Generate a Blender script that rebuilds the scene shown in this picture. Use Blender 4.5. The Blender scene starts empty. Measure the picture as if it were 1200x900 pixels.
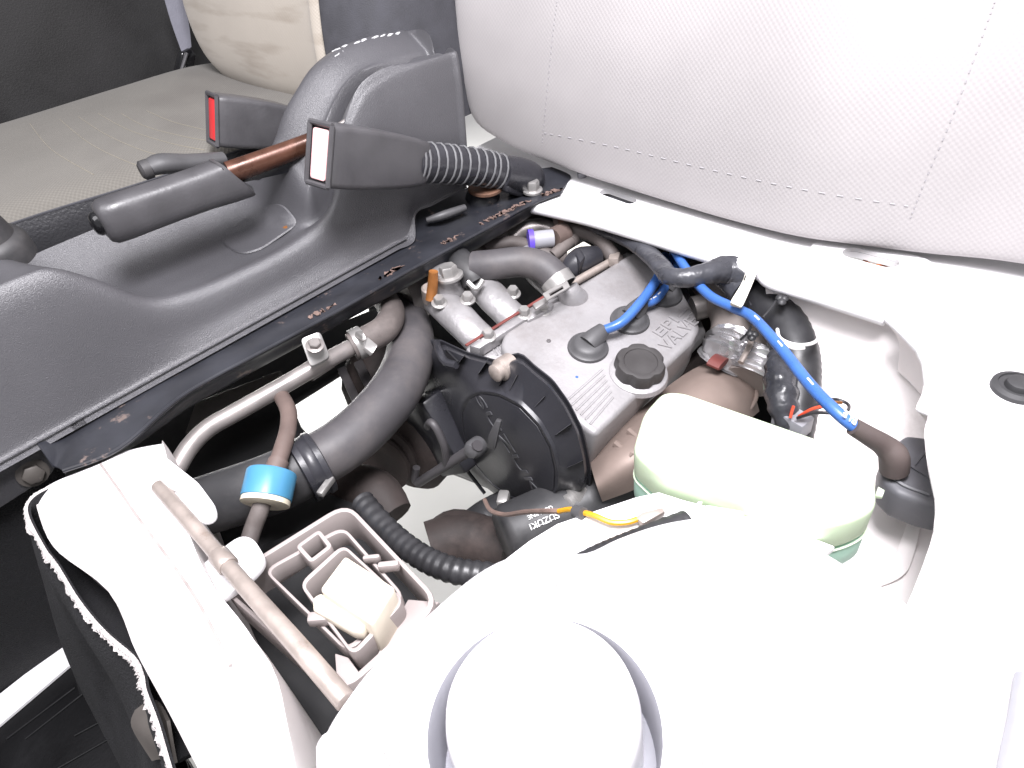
import bpy, bmesh, math, random
from mathutils import Vector, Matrix
from mathutils.bvhtree import BVHTree
from mathutils.geometry import tessellate_polygon
random.seed(7)
S = 0.8                      # global size factor (metres per layout unit)

# ---------------------------------------------------------------- camera
F = 781.0                    # focal length in pixels of the 1200x900 photograph
d1 = Vector((1709-600, 450+401, -F)).normalized()
d2 = Vector((-358-600, 450+82, -F)).normalized()
AX = -d2
AY = (d1-AX*AX.dot(d1)).normalized()
AZ = AX.cross(AY)
R3 = Matrix((AX, AY, AZ))    # camera space -> vehicle space (X to the door, Y to the rear, Z up)
CAM = Vector((0, 0, .36))
sc = bpy.context.scene
cd = bpy.data.cameras.new('camera'); cam = bpy.data.objects.new('camera', cd)
sc.collection.objects.link(cam); sc.camera = cam
cam.matrix_world = Matrix.Translation(CAM*S) @ R3.to_4x4()
cd.sensor_width = 36; cd.sensor_fit = 'HORIZONTAL'; cd.lens = F/1200*36
cd.clip_start = .01; cd.clip_end = 100
cd.dof.use_dof = False

# ---------------------------------------------------------------- light
w = bpy.data.worlds.new('World'); sc.world = w; w.use_nodes = True
w.node_tree.nodes['Background'].inputs[0].default_value = (1, .985, 1.02, 1)
w.node_tree.nodes['Background'].inputs[1].default_value = 0.34
def area(name, loc, target, size, power, col=(1, 1, 1)):
    l = bpy.data.lights.new(name, 'AREA'); l.size = size; l.energy = power; l.color = col
    o = bpy.data.objects.new(name, l); sc.collection.objects.link(o)
    o.location = Vector(loc)*S
    o.rotation_euler = (Vector(target)-Vector(loc)).to_track_quat('-Z', 'Y').to_euler()
    return o
area('flash_lamp', (.0, .12, 1.15), (-.3, .3, 0), .36, 19, (1, .98, 1.02))
area('studio_lamp', (-.5, -.9, 1.9), (-.4, .2, 0), 1.0, 14, (1, .98, 1.02))
area('ground_fill_lamp', (-2.5, .75, -.30), (-.5, .3, -.66), .6, 38, (1, .99, .98))  # unseen fill lamp, added to brighten the ground below the engine
sc.view_settings.view_transform = 'Standard'; sc.view_settings.look = 'None'
sc.view_settings.exposure = 0.58; sc.view_settings.gamma = 1
sc.render.engine = 'CYCLES'

# ---------------------------------------------------------------- layout helpers
def ray(px, py): return R3 @ Vector((px-600, 450-py, -F))
def pl(px, py, ax, v):
    d = ray(px, py); return CAM+d*((v-CAM[ax])/d[ax])
def Px(px, py, v): return pl(px, py, 0, v)
def Py(px, py, v): return pl(px, py, 1, v)
def Pz(px, py, v): return pl(px, py, 2, v)
def Pn(px, py, p0, n):
    d = ray(px, py); return CAM+d*((p0-CAM).dot(n)/d.dot(n))
def Pzs(l): return [Pz(*p) for p in l]
def V(*a): return Vector(a)

# ---------------------------------------------------------------- mesh helpers
def cr(p, t, i, n):
    p0 = p[max(i-1, 0)]; p1 = p[i]; p2 = p[min(i+1, n-1)]; p3 = p[min(i+2, n-1)]
    return .5*((2*p1)+(p2-p0)*t+(2*p0-5*p1+4*p2-p3)*t*t+(3*p1-p0-3*p2+p3)*t*t*t)
def spline(pts, sub):
    n = len(pts); out = []
    for i in range(n-1):
        for k in range(sub): out.append(cr(pts, k/sub, i, n))
    out.append(pts[-1]*1); return out
def tube(pts, r, n=14, sub=6, cap=True, closed=False, rf=None, flat=1.0):
    pts = [Vector(p) for p in pts]
    if closed: pts = pts+[pts[0]]
    P = spline(pts, sub)
    if isinstance(r, (list, tuple)):
        rs = list(r)+([r[0]] if closed else [])
        RR = [x for x in spline([Vector((q, 0, 0)) for q in rs], sub)]; RR = [x.x for x in RR]
    else: RR = [r]*len(P)
    # even frames
    vs = []; fs = []
    T = [(P[min(i+1, len(P)-1)]-P[max(i-1, 0)]).normalized() for i in range(len(P))]
    a = T[0].orthogonal().normalized()
    if abs(T[0].z) < .9: a = (V(0, 0, 1)-T[0]*T[0].z).normalized()
    for i, p in enumerate(P):
        a = (a-T[i]*a.dot(T[i])).normalized(); b = T[i].cross(a)
        rr = RR[i]*(rf(i) if rf else 1)
        for k in range(n):
            an = 2*math.pi*k/n
            vs.append(p+a*(math.cos(an)*rr*flat)+b*(math.sin(an)*rr))
    m = len(P)
    for i in range(m-1):
        for k in range(n):
            fs.append((i*n+k, i*n+(k+1) % n, (i+1)*n+(k+1) % n, (i+1)*n+k))
    if cap and not closed:
        fs.append(tuple(range(n-1, -1, -1))); fs.append(tuple((m-1)*n+k for k in range(n)))
    return vs, fs
def corr(period=2, amp=.12): return lambda i: 1+(amp if (i//(period//2)) % 2 else 0)
def lathe(p0, axis, prof, n=32, cap=True):
    p0 = Vector(p0); axis = Vector(axis).normalized()
    a = axis.orthogonal().normalized(); b = axis.cross(a); vs = []; fs = []
    for t, r in prof:
        for k in range(n):
            an = 2*math.pi*k/n; vs.append(p0+axis*t+(a*math.cos(an)+b*math.sin(an))*r)
    for i in range(len(prof)-1):
        for k in range(n):
            fs.append((i*n+k, i*n+(k+1) % n, (i+1)*n+(k+1) % n, (i+1)*n+k))
    if cap:
        fs.append(tuple(range(n-1, -1, -1))); fs.append(tuple((len(prof)-1)*n+k for k in range(n)))
    return vs, fs
def prism(pts, ext):
    pts = [Vector(p) for p in pts]; ext = Vector(ext); n = len(pts)
    nrm = sum(((pts[i]-pts[0]).cross(pts[(i+1) % n]-pts[0]) for i in range(n)), Vector())
    if nrm.dot(ext) > 0: pts.reverse()
    vs = pts+[p+ext for p in pts]
    fs = [tuple(range(n)), tuple(range(2*n-1, n-1, -1))]
    for i in range(n): fs.append((i, n+i, n+(i+1) % n, (i+1) % n))
    return vs, fs
def prism_holes(outer, holes, ext):
    loops = [[Vector(p) for p in outer]]+[[Vector(p) for p in h] for h in holes]
    ext = Vector(ext); flat = [p for l in loops for p in l]; n = len(flat)
    tris = tessellate_polygon(loops)
    vs = flat+[p+ext for p in flat]; fs = []
    for t in tris:
        a, b, c = t
        nn = (flat[b]-flat[a]).cross(flat[c]-flat[a])
        t = t if nn.dot(ext) < 0 else t[::-1]
        fs.append(tuple(t)); fs.append(tuple(n+i for i in t[::-1]))
    o = 0
    for l in loops:
        m = len(l)
        for i in range(m): fs.append((o+i, o+(i+1) % m, n+o+(i+1) % m, n+o+i))
        o += m
    return vs, fs
def box(c, s, M=None):
    c = Vector(c); vs = []
    for dx in (-.5, .5):
        for dy in (-.5, .5):
            for dz in (-.5, .5):
                v = Vector((dx*s[0], dy*s[1], dz*s[2])); vs.append(c+(M @ v if M else v))
    return vs, [(0, 1, 3, 2), (4, 6, 7, 5), (0, 4, 5, 1), (2, 3, 7, 6), (0, 2, 6, 4), (1, 5, 7, 3)]
def grid(rows, su=6, sv=6, jit=None):
    rows = [spline([Vector(p) for p in r], sv) for r in rows]
    cols = [spline([r[j] for r in rows], su) for j in range(len(rows[0]))]
    nu = len(cols[0]); nv = len(cols)
    vs = [cols[j][i] for i in range(nu) for j in range(nv)]
    fs = [(i*nv+j, i*nv+j+1, (i+1)*nv+j+1, (i+1)*nv+j) for i in range(nu-1) for j in range(nv-1)]
    return vs, fs
def join(*g):
    vs = []; fs = []
    for a, b in g:
        o = len(vs); vs += a; fs += [tuple(i+o for i in f) for f in b]
    return vs, fs
def rrect(c, u, v, r, k=5):
    """corner points of a quad (list of 4) rounded by r"""
    out = []; n = len(c)
    for i in range(n):
        p = c[i]; a = (c[i-1]-p); b = (c[(i+1) % n]-p)
        rr = r[i] if isinstance(r, (list, tuple)) else r
        ra = min(rr, a.length*.48); rb = min(rr, b.length*.48)
        A = p+a.normalized()*ra; B = p+b.normalized()*rb
        for q in range(k+1):
            t = q/k; out.append((A*(1-t)+p*t)*(1-t)+(p*(1-t)+B*t)*t)
    return out
def rround(c, r, k=5): return rrect(c, None, None, r, k)
def ring_wall(c, th, h, r, k=5):
    """open rounded box: corner list c (top rim), wall th, downwards h"""
    cen = sum(c, Vector())/len(c)
    o = rround(c, r, k)
    ci = [p+(cen-p).normalized()*th*1.42 for p in c]
    i_ = rround(ci, max(r-th, .001), k)
    dn = V(0, 0, -h)
    n = len(o); vs = o+i_+[p+dn for p in o]+[p+dn for p in i_]; fs = []
    for a in range(n):
        b = (a+1) % n
        fs += [(a, b, n+b, n+a), (a, 2*n+a, 2*n+b, b), (n+a, n+b, 3*n+b, 3*n+a), (2*n+a, 3*n+a, 3*n+b, 2*n+b)]
    return vs, fs
def hexbolt(p, ax, r, h, washer=True):
    ax = Vector(ax).normalized(); p = Vector(p)
    g = [lathe(p+ax*h*.2, ax, [(0, r), (h*.85, r), (h, r*.85)], 6)]
    if washer: g.insert(0, lathe(p, ax, [(0, r*1.45), (h*.22, r*1.45), (h*.28, r*1.3)], 20))
    return join(*g)

# ---------------------------------------------------------------- object helpers
COL = sc.collection
def root_loc(o):
    while o.parent: o = o.parent
    return o.location
def thing(name, label, cat, loc, group=None, kind=None):
    o = bpy.data.objects.new(name, None); COL.objects.link(o); o.location = Vector(loc)*S
    o.empty_display_size = .02
    o['label'] = label; o['category'] = cat
    if group: o['group'] = group
    if kind: o['kind'] = kind
    return o
def obj(name, geo, mat, parent=None, bev=0, seg=2, ang=40, sol=0, sub=0, label=None, cat=None, group=None, kind=None, bang=30, disp=0):
    vs, fs = geo; vs = [Vector(v)*S for v in vs]
    if parent is not None: org = Vector(root_loc(parent))
    else:
        lo = [min(v[i] for v in vs) for i in range(3)]; hi = [max(v[i] for v in vs) for i in range(3)]
        org = Vector(((lo[0]+hi[0])/2, (lo[1]+hi[1])/2, lo[2]))
    me = bpy.data.meshes.new(name)
    me.from_pydata([v-org for v in vs], [], fs); me.update()
    bm = bmesh.new(); bm.from_mesh(me)
    bmesh.ops.recalc_face_normals(bm, faces=bm.faces)
    if sol:
        bmesh.ops.solidify(bm, geom=bm.faces[:], thickness=sol*S)
        bmesh.ops.recalc_face_normals(bm, faces=bm.faces)
    if bev:
        es = [e for e in bm.edges if len(e.link_faces) == 2 and e.calc_face_angle(0) > math.radians(bang)]
        bmesh.ops.bevel(bm, geom=es, offset=bev*S, segments=seg, profile=.5, affect='EDGES', clamp_overlap=True)
    if disp:
        for v in bm.verts: v.co += Vector((random.uniform(-1, 1), random.uniform(-1, 1), random.uniform(-1, 1)))*disp*S
    bm.to_mesh(me); bm.free()
    for p in me.polygons: p.use_smooth = True
    me.set_sharp_from_angle(angle=math.radians(ang))
    me.materials.append(MATS[mat] if isinstance(mat, str) else mat)
    o = bpy.data.objects.new(name, me); COL.objects.link(o)
    if parent is None: o.location = org
    else: o.parent = parent
    if sub:
        m = o.modifiers.new('smooth', 'SUBSURF'); m.levels = sub; m.render_levels = sub
    if label: o['label'] = label
    if cat: o['category'] = cat
    if group: o['group'] = group
    if kind: o['kind'] = kind
    return o
def text(name, s, mat, parent, p, right, up, size, depth=.0006, width=None, spacing=1.0):
    cu = bpy.data.curves.new('lettering', 'FONT'); cu.body = s; cu.size = 1; cu.align_x = 'CENTER'; cu.align_y = 'CENTER'
    cu.extrude = depth/size/2; cu.space_character = spacing
    to = bpy.data.objects.new('lettering_source', cu); COL.objects.link(to)
    me0 = bpy.data.meshes.new_from_object(to)
    right = Vector(right).normalized(); nrm = right.cross(Vector(up)).normalized(); up = nrm.cross(right)
    sx = size
    if width:
        xs = [v.co.x for v in me0.vertices]; sx = width/(max(xs)-min(xs))
    vs = [Vector(p)+right*v.co.x*sx+up*v.co.y*size+nrm*v.co.z*size for v in me0.vertices]
    fs = [tuple(q.vertices) for q in me0.polygons]
    bpy.data.objects.remove(to); bpy.data.curves.remove(cu); bpy.data.meshes.remove(me0)
    return obj(name, (vs, fs), mat, parent)

# ---------------------------------------------------------------- materials
MATS = {}
def M(name, col, rough=.5, metal=0, var=.12, vs=18, bump=.0, bs=200, dirt=None, da=.5, ds=12, dw=.12, spec=.5, rv=.1, coat=0, trans=0, sss=0, bd=.001):
    m = bpy.data.materials.new(name); m.use_nodes = True; nt = m.node_tree; N = nt.nodes; L = nt.links
    b = N['Principled BSDF']; tc = N.new('ShaderNodeTexCoord')
    no = N.new('ShaderNodeTexNoise'); no.inputs['Scale'].default_value = vs; no.inputs['Detail'].default_value = 6
    L.new(tc.outputs['Object'], no.inputs['Vector'])
    mr = N.new('ShaderNodeMapRange'); mr.inputs[1].default_value = .3; mr.inputs[2].default_value = .7
    mr.inputs[3].default_value = 1-var; mr.inputs[4].default_value = 1+var
    L.new(no.outputs['Fac'], mr.inputs[0])
    mx = N.new('ShaderNodeVectorMath'); mx.operation = 'SCALE'; mx.inputs[0].default_value = col
    L.new(mr.outputs[0], mx.inputs['Scale'])
    out = mx.outputs[0]
    if dirt:
        n2 = N.new('ShaderNodeTexNoise'); n2.inputs['Scale'].default_value = ds; n2.inputs['Detail'].default_value = 10; n2.inputs['Roughness'].default_value = .7
        L.new(tc.outputs['Object'], n2.inputs['Vector'])
        r2 = N.new('ShaderNodeMapRange'); r2.inputs[1].default_value = 1-da; r2.inputs[2].default_value = 1-da+dw
        L.new(n2.outputs['Fac'], r2.inputs[0])
        mi = N.new('ShaderNodeMix'); mi.data_type = 'RGBA'; L.new(r2.outputs[0], mi.inputs[0]); L.new(out, mi.inputs[6])
        mi.inputs[7].default_value = (*dirt, 1); out = mi.outputs[2]
    L.new(out, b.inputs['Base Color'])
    r3 = N.new('ShaderNodeMapRange'); r3.inputs[1].default_value = .3; r3.inputs[2].default_value = .7
    r3.inputs[3].default_value = max(rough-rv, .02); r3.inputs[4].default_value = min(rough+rv, 1); L.new(no.outputs['Fac'], r3.inputs[0])
    L.new(r3.outputs[0], b.inputs['Roughness'])
    b.inputs['Metallic'].default_value = metal; b.inputs['Specular IOR Level'].default_value = spec
    b.inputs['Coat Weight'].default_value = coat
    if trans: b.inputs['Transmission Weight'].default_value = trans
    if sss:
        b.inputs['Subsurface Weight'].default_value = sss; b.inputs['Subsurface Radius'].default_value = (.02, .02, .015); b.inputs['Subsurface Scale'].default_value = .3
    if bump:
        n3 = N.new('ShaderNodeTexNoise'); n3.inputs['Scale'].default_value = bs; n3.inputs['Detail'].default_value = 3
        L.new(tc.outputs['Object'], n3.inputs['Vector'])
        bp = N.new('ShaderNodeBump'); bp.inputs['Strength'].default_value = bump; bp.inputs['Distance'].default_value = bd
        L.new(n3.outputs['Fac'], bp.inputs['Height']); L.new(bp.outputs[0], b.inputs['Normal'])
    MATS[name] = m; return m
def fabric(name, col, k=1000, axes=(0, 2), amp=.10, bump=.35, stain=None, rough=.9, lines=None):
    m = bpy.data.materials.new(name); m.use_nodes = True; nt = m.node_tree; N = nt.nodes; L = nt.links
    b = N['Principled BSDF']; tc = N.new('ShaderNodeTexCoord'); sp = N.new('ShaderNodeSeparateXYZ'); L.new(tc.outputs['Object'], sp.inputs[0])
    def math_(op, a, c=None):
        n = N.new('ShaderNodeMath'); n.operation = op
        for i, x in enumerate((a, c)):
            if x is None: continue
            if isinstance(x, (int, float)): n.inputs[i].default_value = x
            else: L.new(x, n.inputs[i])
        return n.outputs[0]
    u = sp.outputs[axes[0]]; v = sp.outputs[axes[1]]
    a = math_('SINE', math_('MULTIPLY', u, k*1.5)); c = math_('SINE', math_('MULTIPLY', v, k*1.5))
    wv = math_('MULTIPLY', a, c)
    no = N.new('ShaderNodeTexNoise'); no.inputs['Scale'].default_value = 9; no.inputs['Detail'].default_value = 8; L.new(tc.outputs['Object'], no.inputs['Vector'])
    val = math_('ADD', math_('MULTIPLY', wv, amp), math_('ADD', math_('MULTIPLY', math_('SUBTRACT', no.outputs['Fac'], .5), .35), 1.0))
    sc_ = N.new('ShaderNodeVectorMath'); sc_.operation = 'SCALE'; sc_.inputs[0].default_value = col; L.new(val, sc_.inputs['Scale'])
    out = sc_.outputs[0]
    if stain:
        mp = N.new('ShaderNodeMapping'); mp.inputs['Scale'].default_value = stain[1]; L.new(tc.outputs['Object'], mp.inputs[0])
        n2 = N.new('ShaderNodeTexNoise'); n2.inputs['Scale'].default_value = 1; n2.inputs['Detail'].default_value = 6; L.new(mp.outputs[0], n2.inputs['Vector'])
        r2 = N.new('ShaderNodeMapRange'); r2.inputs[1].default_value = .52; r2.inputs[2].default_value = .75; L.new(n2.outputs['Fac'], r2.inputs[0])
        mi = N.new('ShaderNodeMix'); mi.data_type = 'RGBA'; L.new(r2.outputs[0], mi.inputs[0]); L.new(out, mi.inputs[6]); mi.inputs[7].default_value = (*stain[0], 1); out = mi.outputs[2]
    L.new(out, b.inputs['Base Color']); b.inputs['Roughness'].default_value = rough; b.inputs['Specular IOR Level'].default_value = .2
    b.inputs['Sheen Weight'].default_value = .15
    bp = N.new('ShaderNodeBump'); bp.inputs['Strength'].default_value = bump; bp.inputs['Distance'].default_value = .001
    L.new(wv, bp.inputs['Height']); L.new(bp.outputs[0], b.inputs['Normal'])
    MATS[name] = m
def foil(name):
    m = M(name, (.62, .61, .62), .3, .8, .1, 30)
    N = m.node_tree.nodes; L = m.node_tree.links
    v = N.new('ShaderNodeTexVoronoi'); v.inputs['Scale'].default_value = 60; tc = N.new('ShaderNodeTexCoord'); L.new(tc.outputs['Object'], v.inputs['Vector'])
    bp = N.new('ShaderNodeBump'); bp.inputs['Strength'].default_value = 1; bp.inputs['Distance'].default_value = .004
    L.new(v.outputs['Distance'], bp.inputs['Height']); L.new(bp.outputs[0], N['Principled BSDF'].inputs['Normal'])

M('crease_shade', (.30, .265, .255), .7, 0, .3, 60)  # brownish tone painted in for the shadow line of the panel crease
M('bolt_paint', (.36, .355, .34), .45, 0, .15, 60)
M('groove_shade', (.30, .30, .33), .6, 0, .2, 20)  # shade inside the tower groove, painted as a grey colour
M('white_paint', (.76, .75, .76), .35, 0, .03, 8, dirt=(.62, .55, .52), da=.37, ds=7, dw=.3, coat=.2)
M('dusty_white_paint', (.74, .70, .69), .5, 0, .05, 8, dirt=(.30, .24, .21), da=.46, ds=9, dw=.35)
M('black_paint', (.020, .021, .026), .38, 0, .3, 30, bump=.15, bs=60, dirt=(.13, .10, .09), da=.40, ds=55, dw=.05)
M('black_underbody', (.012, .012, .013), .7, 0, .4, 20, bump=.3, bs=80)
M('brown_underbody', (.030, .022, .020), .75, 0, .4, 25, bump=.5, bs=90, dirt=(.055, .040, .036), da=.5, ds=20, dw=.2)
M('console_plastic', (.066, .065, .071), .35, 0, .1, 12, bump=.7, bs=1500, spec=.8, rv=.05, bd=.0007, dirt=(.085, .083, .09), da=.40, ds=9, dw=.25)
M('leatherette', (.030, .030, .033), .4, 0, .15, 12, bump=.6, bs=420, spec=.5, bd=.001)
M('black_plastic', (.026, .026, .031), .32, 0, .25, 40, bump=.12, bs=300, dirt=(.06, .057, .06), da=.40, ds=25, dw=.25)
M('grip_plastic', (.062, .060, .064), .42, 0, .15, 40, bump=.15, bs=400, dirt=(.11, .10, .105), da=.36, ds=35, dw=.2)
M('cover_plastic', (.027, .027, .032), .34, 0, .12, 12, bump=.08, bs=300)
M('gloss_black', (.008, .008, .009), .15, 0, .1)
M('black_rubber', (.03, .03, .032), .55, 0, .2, 30, bump=.1, bs=200, dirt=(.075, .07, .07), da=.5, ds=14, dw=.3)
M('hose_rubber', (.062, .058, .062), .55, 0, .2, 20, bump=.15, bs=160, dirt=(.13, .115, .11), da=.5, ds=12, dw=.35)
M('dusty_hose', (.085, .072, .068), .65, 0, .2, 30, bump=.2, bs=160, dirt=(.17, .145, .135), da=.5, ds=22, dw=.3)
M('brown_hose', (.115, .083, .073), .6, 0, .2, 40, bump=.25, bs=200, dirt=(.18, .145, .13), da=.45, ds=30, dw=.3)
M('cap_rubber', (.040, .037, .037), .5, 0, .12, 40, bump=.1, bs=200)
M('boot_brown', (.085, .066, .062), .6, 0, .2, 40, bump=.2, bs=200)
M('boot_rubber', (.066, .065, .068), .5, 0, .12, 40, bump=.1, bs=200)
M('aluminium', (.30, .29, .295), .5, .3, .1, 20, bump=.3, bs=350, dirt=(.15, .125, .115), da=.52, ds=16, dw=.45)
M('cast_aluminium', (.33, .32, .325), .42, .45, .12, 40, bump=.5, bs=240, dirt=(.25, .21, .19), da=.42, ds=24, dw=.3)
M('steel_pipe', (.30, .275, .265), .4, .55, .15, 40, bump=.1, bs=200, dirt=(.22, .17, .15), da=.42, ds=40, dw=.3)
M('zinc', (.36, .35, .34), .4, .6, .15, 60, bump=.1, bs=200, dirt=(.25, .17, .13), da=.4, ds=60, dw=.2)
M('rusty_steel', (.16, .085, .055), .6, .2, .3, 50, bump=.35, bs=200, dirt=(.06, .04, .035), da=.5, ds=60, dw=.2)
M('lever_steel', (.085, .036, .023), .3, .35, .35, 60, bump=.1, bs=200, dirt=(.02, .016, .015), da=.42, ds=45, dw=.2)
M('rod_steel', (.36, .31, .28), .45, .45, .2, 50, bump=.2, bs=300, dirt=(.2, .13, .09), da=.42, ds=60, dw=.25)
M('heat_shield_steel', (.225, .175, .152), .6, .35, .15, 20, bump=.3, bs=60, dirt=(.14, .075, .06), da=.38, ds=18, dw=.25)
M('exhaust_shroud', (.22, .19, .175), .65, .2, .15, 20, bump=.2, bs=80, dirt=(.22, .17, .15), da=.42, ds=20, dw=.3)
foil('foil')
M('blue_cable', (.045, .125, .37), .35, 0, .1, 60, dirt=(.07, .15, .36), da=.38, ds=40, dw=.2)
M('blue_plastic', (.06, .22, .37), .35, 0, .1, 30)
M('cream_plastic', (.72, .66, .52), .45, 0, .05)
M('print_white', (.8, .8, .8), .6, 0, .05)
M('print_grey', (.45, .45, .46), .6, 0, .3, 200)
M('rib_plastic', (.14, .14, .145), .4, 0, .1)
M('emboss_plastic', (.06, .06, .065), .45, 0, .4, 90)
M('red_button', (.62, .035, .04), .35, 0, .05)
M('overexposed_button', (.85, .50, .50), .35, 0, .08)  # red button with its overexposure painted in as pale pink
M('tank_plastic', (.56, .67, .48), .4, 0, .03, 6, sss=.3)
M('coolant_plastic', (.40, .62, .50), .35, 0, .15, 10)
M('fuse_plastic', (.33, .29, .28), .45, 0, .06, 20, dirt=(.27, .22, .21), da=.4, ds=20, dw=.3)
M('relay_white', (.66, .60, .50), .55, 0, .08, 60, dirt=(.6, .47, .25), da=.36, ds=50, dw=.25)
M('tape', (.042, .043, .050), .3, 0, .3, 60, bump=.8, bs=45, bd=.005)
M('loom_black', (.022, .022, .024), .42, 0, .2, 60, bump=.2, bs=120)
M('tag_white', (.78, .75, .66), .5, 0, .03)
M('wire_white', (.75, .74, .72), .4, 0, .05)
M('wire_yellow', (.55, .28, .015), .4, 0, .1)
M('wire_brown', (.19, .13, .11), .55, 0, .2, 80)
M('wire_red', (.6, .07, .03), .4, 0, .1)
M('copper', (.45, .16, .06), .35, .8, .1)
M('rust_flake', (.15, .10, .085), .8, 0, .35, 200)
M('orange_rust', (.28, .11, .03), .5, .3, .35, 60)
M('red_sealant', (.14, .035, .03), .6, 0, .2, 50)
M('green_hose', (.32, .40, .33), .4, 0, .1)
M('violet_plastic', (.10, .06, .45), .4, 0, .05)
M('grey_plastic', (.28, .28, .305), .45, 0, .08, 40)
M('distributor_plastic', (.10, .10, .11), .5, 0, .15, 40, dirt=(.2, .18, .175), da=.42, ds=40, dw=.3)
M('door_vinyl', (.014, .0135, .014), .6, 0, .3, 14, bump=.3, bs=500)
M('belt_webbing', (.20, .20, .235), .6, 0, .05, 60, bump=.3, bs=600)
M('carpet', (.006, .006, .0075), .95, 0, .3, 60, bump=.8, bs=700, bd=.002)
M('felt', (.48, .45, .44), .95, 0, .1, 90, bump=.8, bs=600, bd=.003)
M('floor_rubber', (.0035, .0035, .004), .6, 0, .3, 20, bump=.3, bs=300, dirt=(.009, .009, .010), da=.4, ds=20, dw=.2, spec=.2)
M('concrete', (.78, .775, .75), .6, 0, .06, 5, bump=.1, bs=60)
M('seat_thread', (.30, .29, .30), .8, 0, .05)
M('tan_metal', (.10, .09, .082), .5, .3, .2)
M('black_fabric', (.045, .045, .052), .85, 0, .2, 60, bump=.4, bs=900)
fabric('seat_fabric_grey', (.335, .318, .318), 1000, (0, 2), .035, .10)
fabric('seat_fabric_worn', (.140, .132, .118), 1000, (0, 1), .12, .3, stain=((.100, .092, .083), (4, 7, 6)))
fabric('seat_fabric_pleat', (.19, .172, .138), 1400, (0, 2), .03, .12)
fabric('seat_fabric_beige', (.36, .325, .28), 1400, (0, 2), .03, .12, stain=((.25, .215, .175), (9, 9, 60)))

# ================================================================ SETTING
gz = -.66
obj('ground', box((0, 0, gz-.02), (8, 8, .04)), 'concrete', kind='structure', label='pale concrete ground seen through the gaps under the engine', cat='ground')
fl = obj('cab_floor', prism([V(-.75, -.09, -.262), V(.3, -.09, -.262), V(.3, -1.2, -.262), V(-.75, -1.2, -.262)], (0, 0, .012)), 'floor_rubber',
         kind='structure', label='black floor of the cab in front of the seat box', cat='floor')
# bare painted strip between the mats
strip = Pzs([(-70, 868, -.246), (0, 813, -.246), (75, 754, -.246), (100, 774, -.246), (80, 781, -.246), (0, 849, -.246), (-70, 906, -.246)])
obj('sill_strip', prism(strip, (0, 0, -.003)), 'white_paint', label='straight white painted strip on the black cab floor beside the tunnel', cat='floor strip')
fm = thing('floor_mat', 'black ribbed rubber floor mat beside the white floor strip', 'floor mat', (-.4, -.3, -.25))
mo = Pzs([(92, 792, -.245), (150, 800, -.245), (215, 880, -.245), (240, 960, -.245), (60, 1100, -.245), (-120, 980, -.245)])
obj('mat_sheet', prism(rround(mo, .02), (0, 0, -.0035)), 'floor_rubber', fm, bev=.0012)
for a, b in (((8, 866), (88, 806)), ((30, 866), (104, 808)), ((88, 862), (142, 833)), ((126, 824), (142, 812)), ((60, 905), (128, 866)), ((104, 806), (122, 824))):
    obj('rib', tube([Pz(*a, -.2445), Pz(*b, -.2445)], .0012, 8, 2), 'floor_rubber', fm)

# ================================================================ VAN BODY
vb = thing('van_body', 'white painted sheet metal body framing the engine bay under the seat', 'van body', (-.2, .3, -.3))
# --- rear cross member (top face with slots)
def slot(c, u, v, k=6):
    pts = []
    for s0 in (1, -1):
        for q in range(k+1):
            an = -math.pi/2+math.pi*q/k
            pts.append(c+s0*(u*1.0+u.normalized()*math.cos(an)*v.length)+s0*v*math.sin(an))
    return pts
zr_ = .0
e0 = [Pz(a, b, 0) for a, b in ((612, 236), (650, 244), (690, 253), (735, 266), (790, 283), (850, 301), (888, 313), (906, 326), (960, 342), (1040, 367))]
outer = e0+[V(.2, .5, 0), V(.3, .78, 0), V(-.72, .78, 0), V(-.72, .54, 0)]
s1 = slot(Pz(724, 230, 0), (Pz(744, 237, 0)-Pz(704, 223, 0))*.36, V(0, .0075, 0))
s2 = slot(Pz(1019, 306, 0), (Pz(1044, 306, 0)-Pz(990, 292, 0))*.36, V(0, .010, 0))
cm = obj('rear_cross_member', prism_holes(outer, [s1, s2], (0, 0, -.006)), 'white_paint', vb)
obj('rolled_edge', tube([p+V(0, .001, -.006) for p in e0], .007, 10, 4), 'white_paint', cm)
obj('rear_wall', grid([[p+V(0, .03, -.008) for p in e0], [V(p.x, p.y+.10, -.06) for p in e0], [V(p.x, p.y+.14, -.26) for p in e0]], 4, 3), 'black_underbody', cm, sol=.002)
fr = [p+V(0, 0, .004) for p in slot(Pz(1019, 306, 0), (Pz(1075, 312, 0)-Pz(962, 285, 0))*.36, V(0, .022, 0), 8)]
h2 = [p+V(0, 0, .004) for p in s2]
obj('slot_boss', prism_holes(fr, [h2], (0, 0, -.0035)), 'white_paint', cm)
obj('slot_spring', tube([Pz(1020, 298, -.012), Pz(1014, 307, -.01), Pz(1026, 312, -.008), Pz(1042, 309, -.01), Pz(1048, 302, -.012)], .0022, 8, 6), 'copper', cm)
obj('slot_rod', tube([Pz(702, 224, -.012), Pz(746, 239, -.012)], .005, 10, 2), 'grey_plastic', cm)
# --- seat pad clip on the rear cross member
obj('clip', lathe(Pz(682, 207, 0), (0, 0, 1), [(0, .006), (.006, .006), (.008, .004)], 14), 'grey_plastic', cm)
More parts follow.
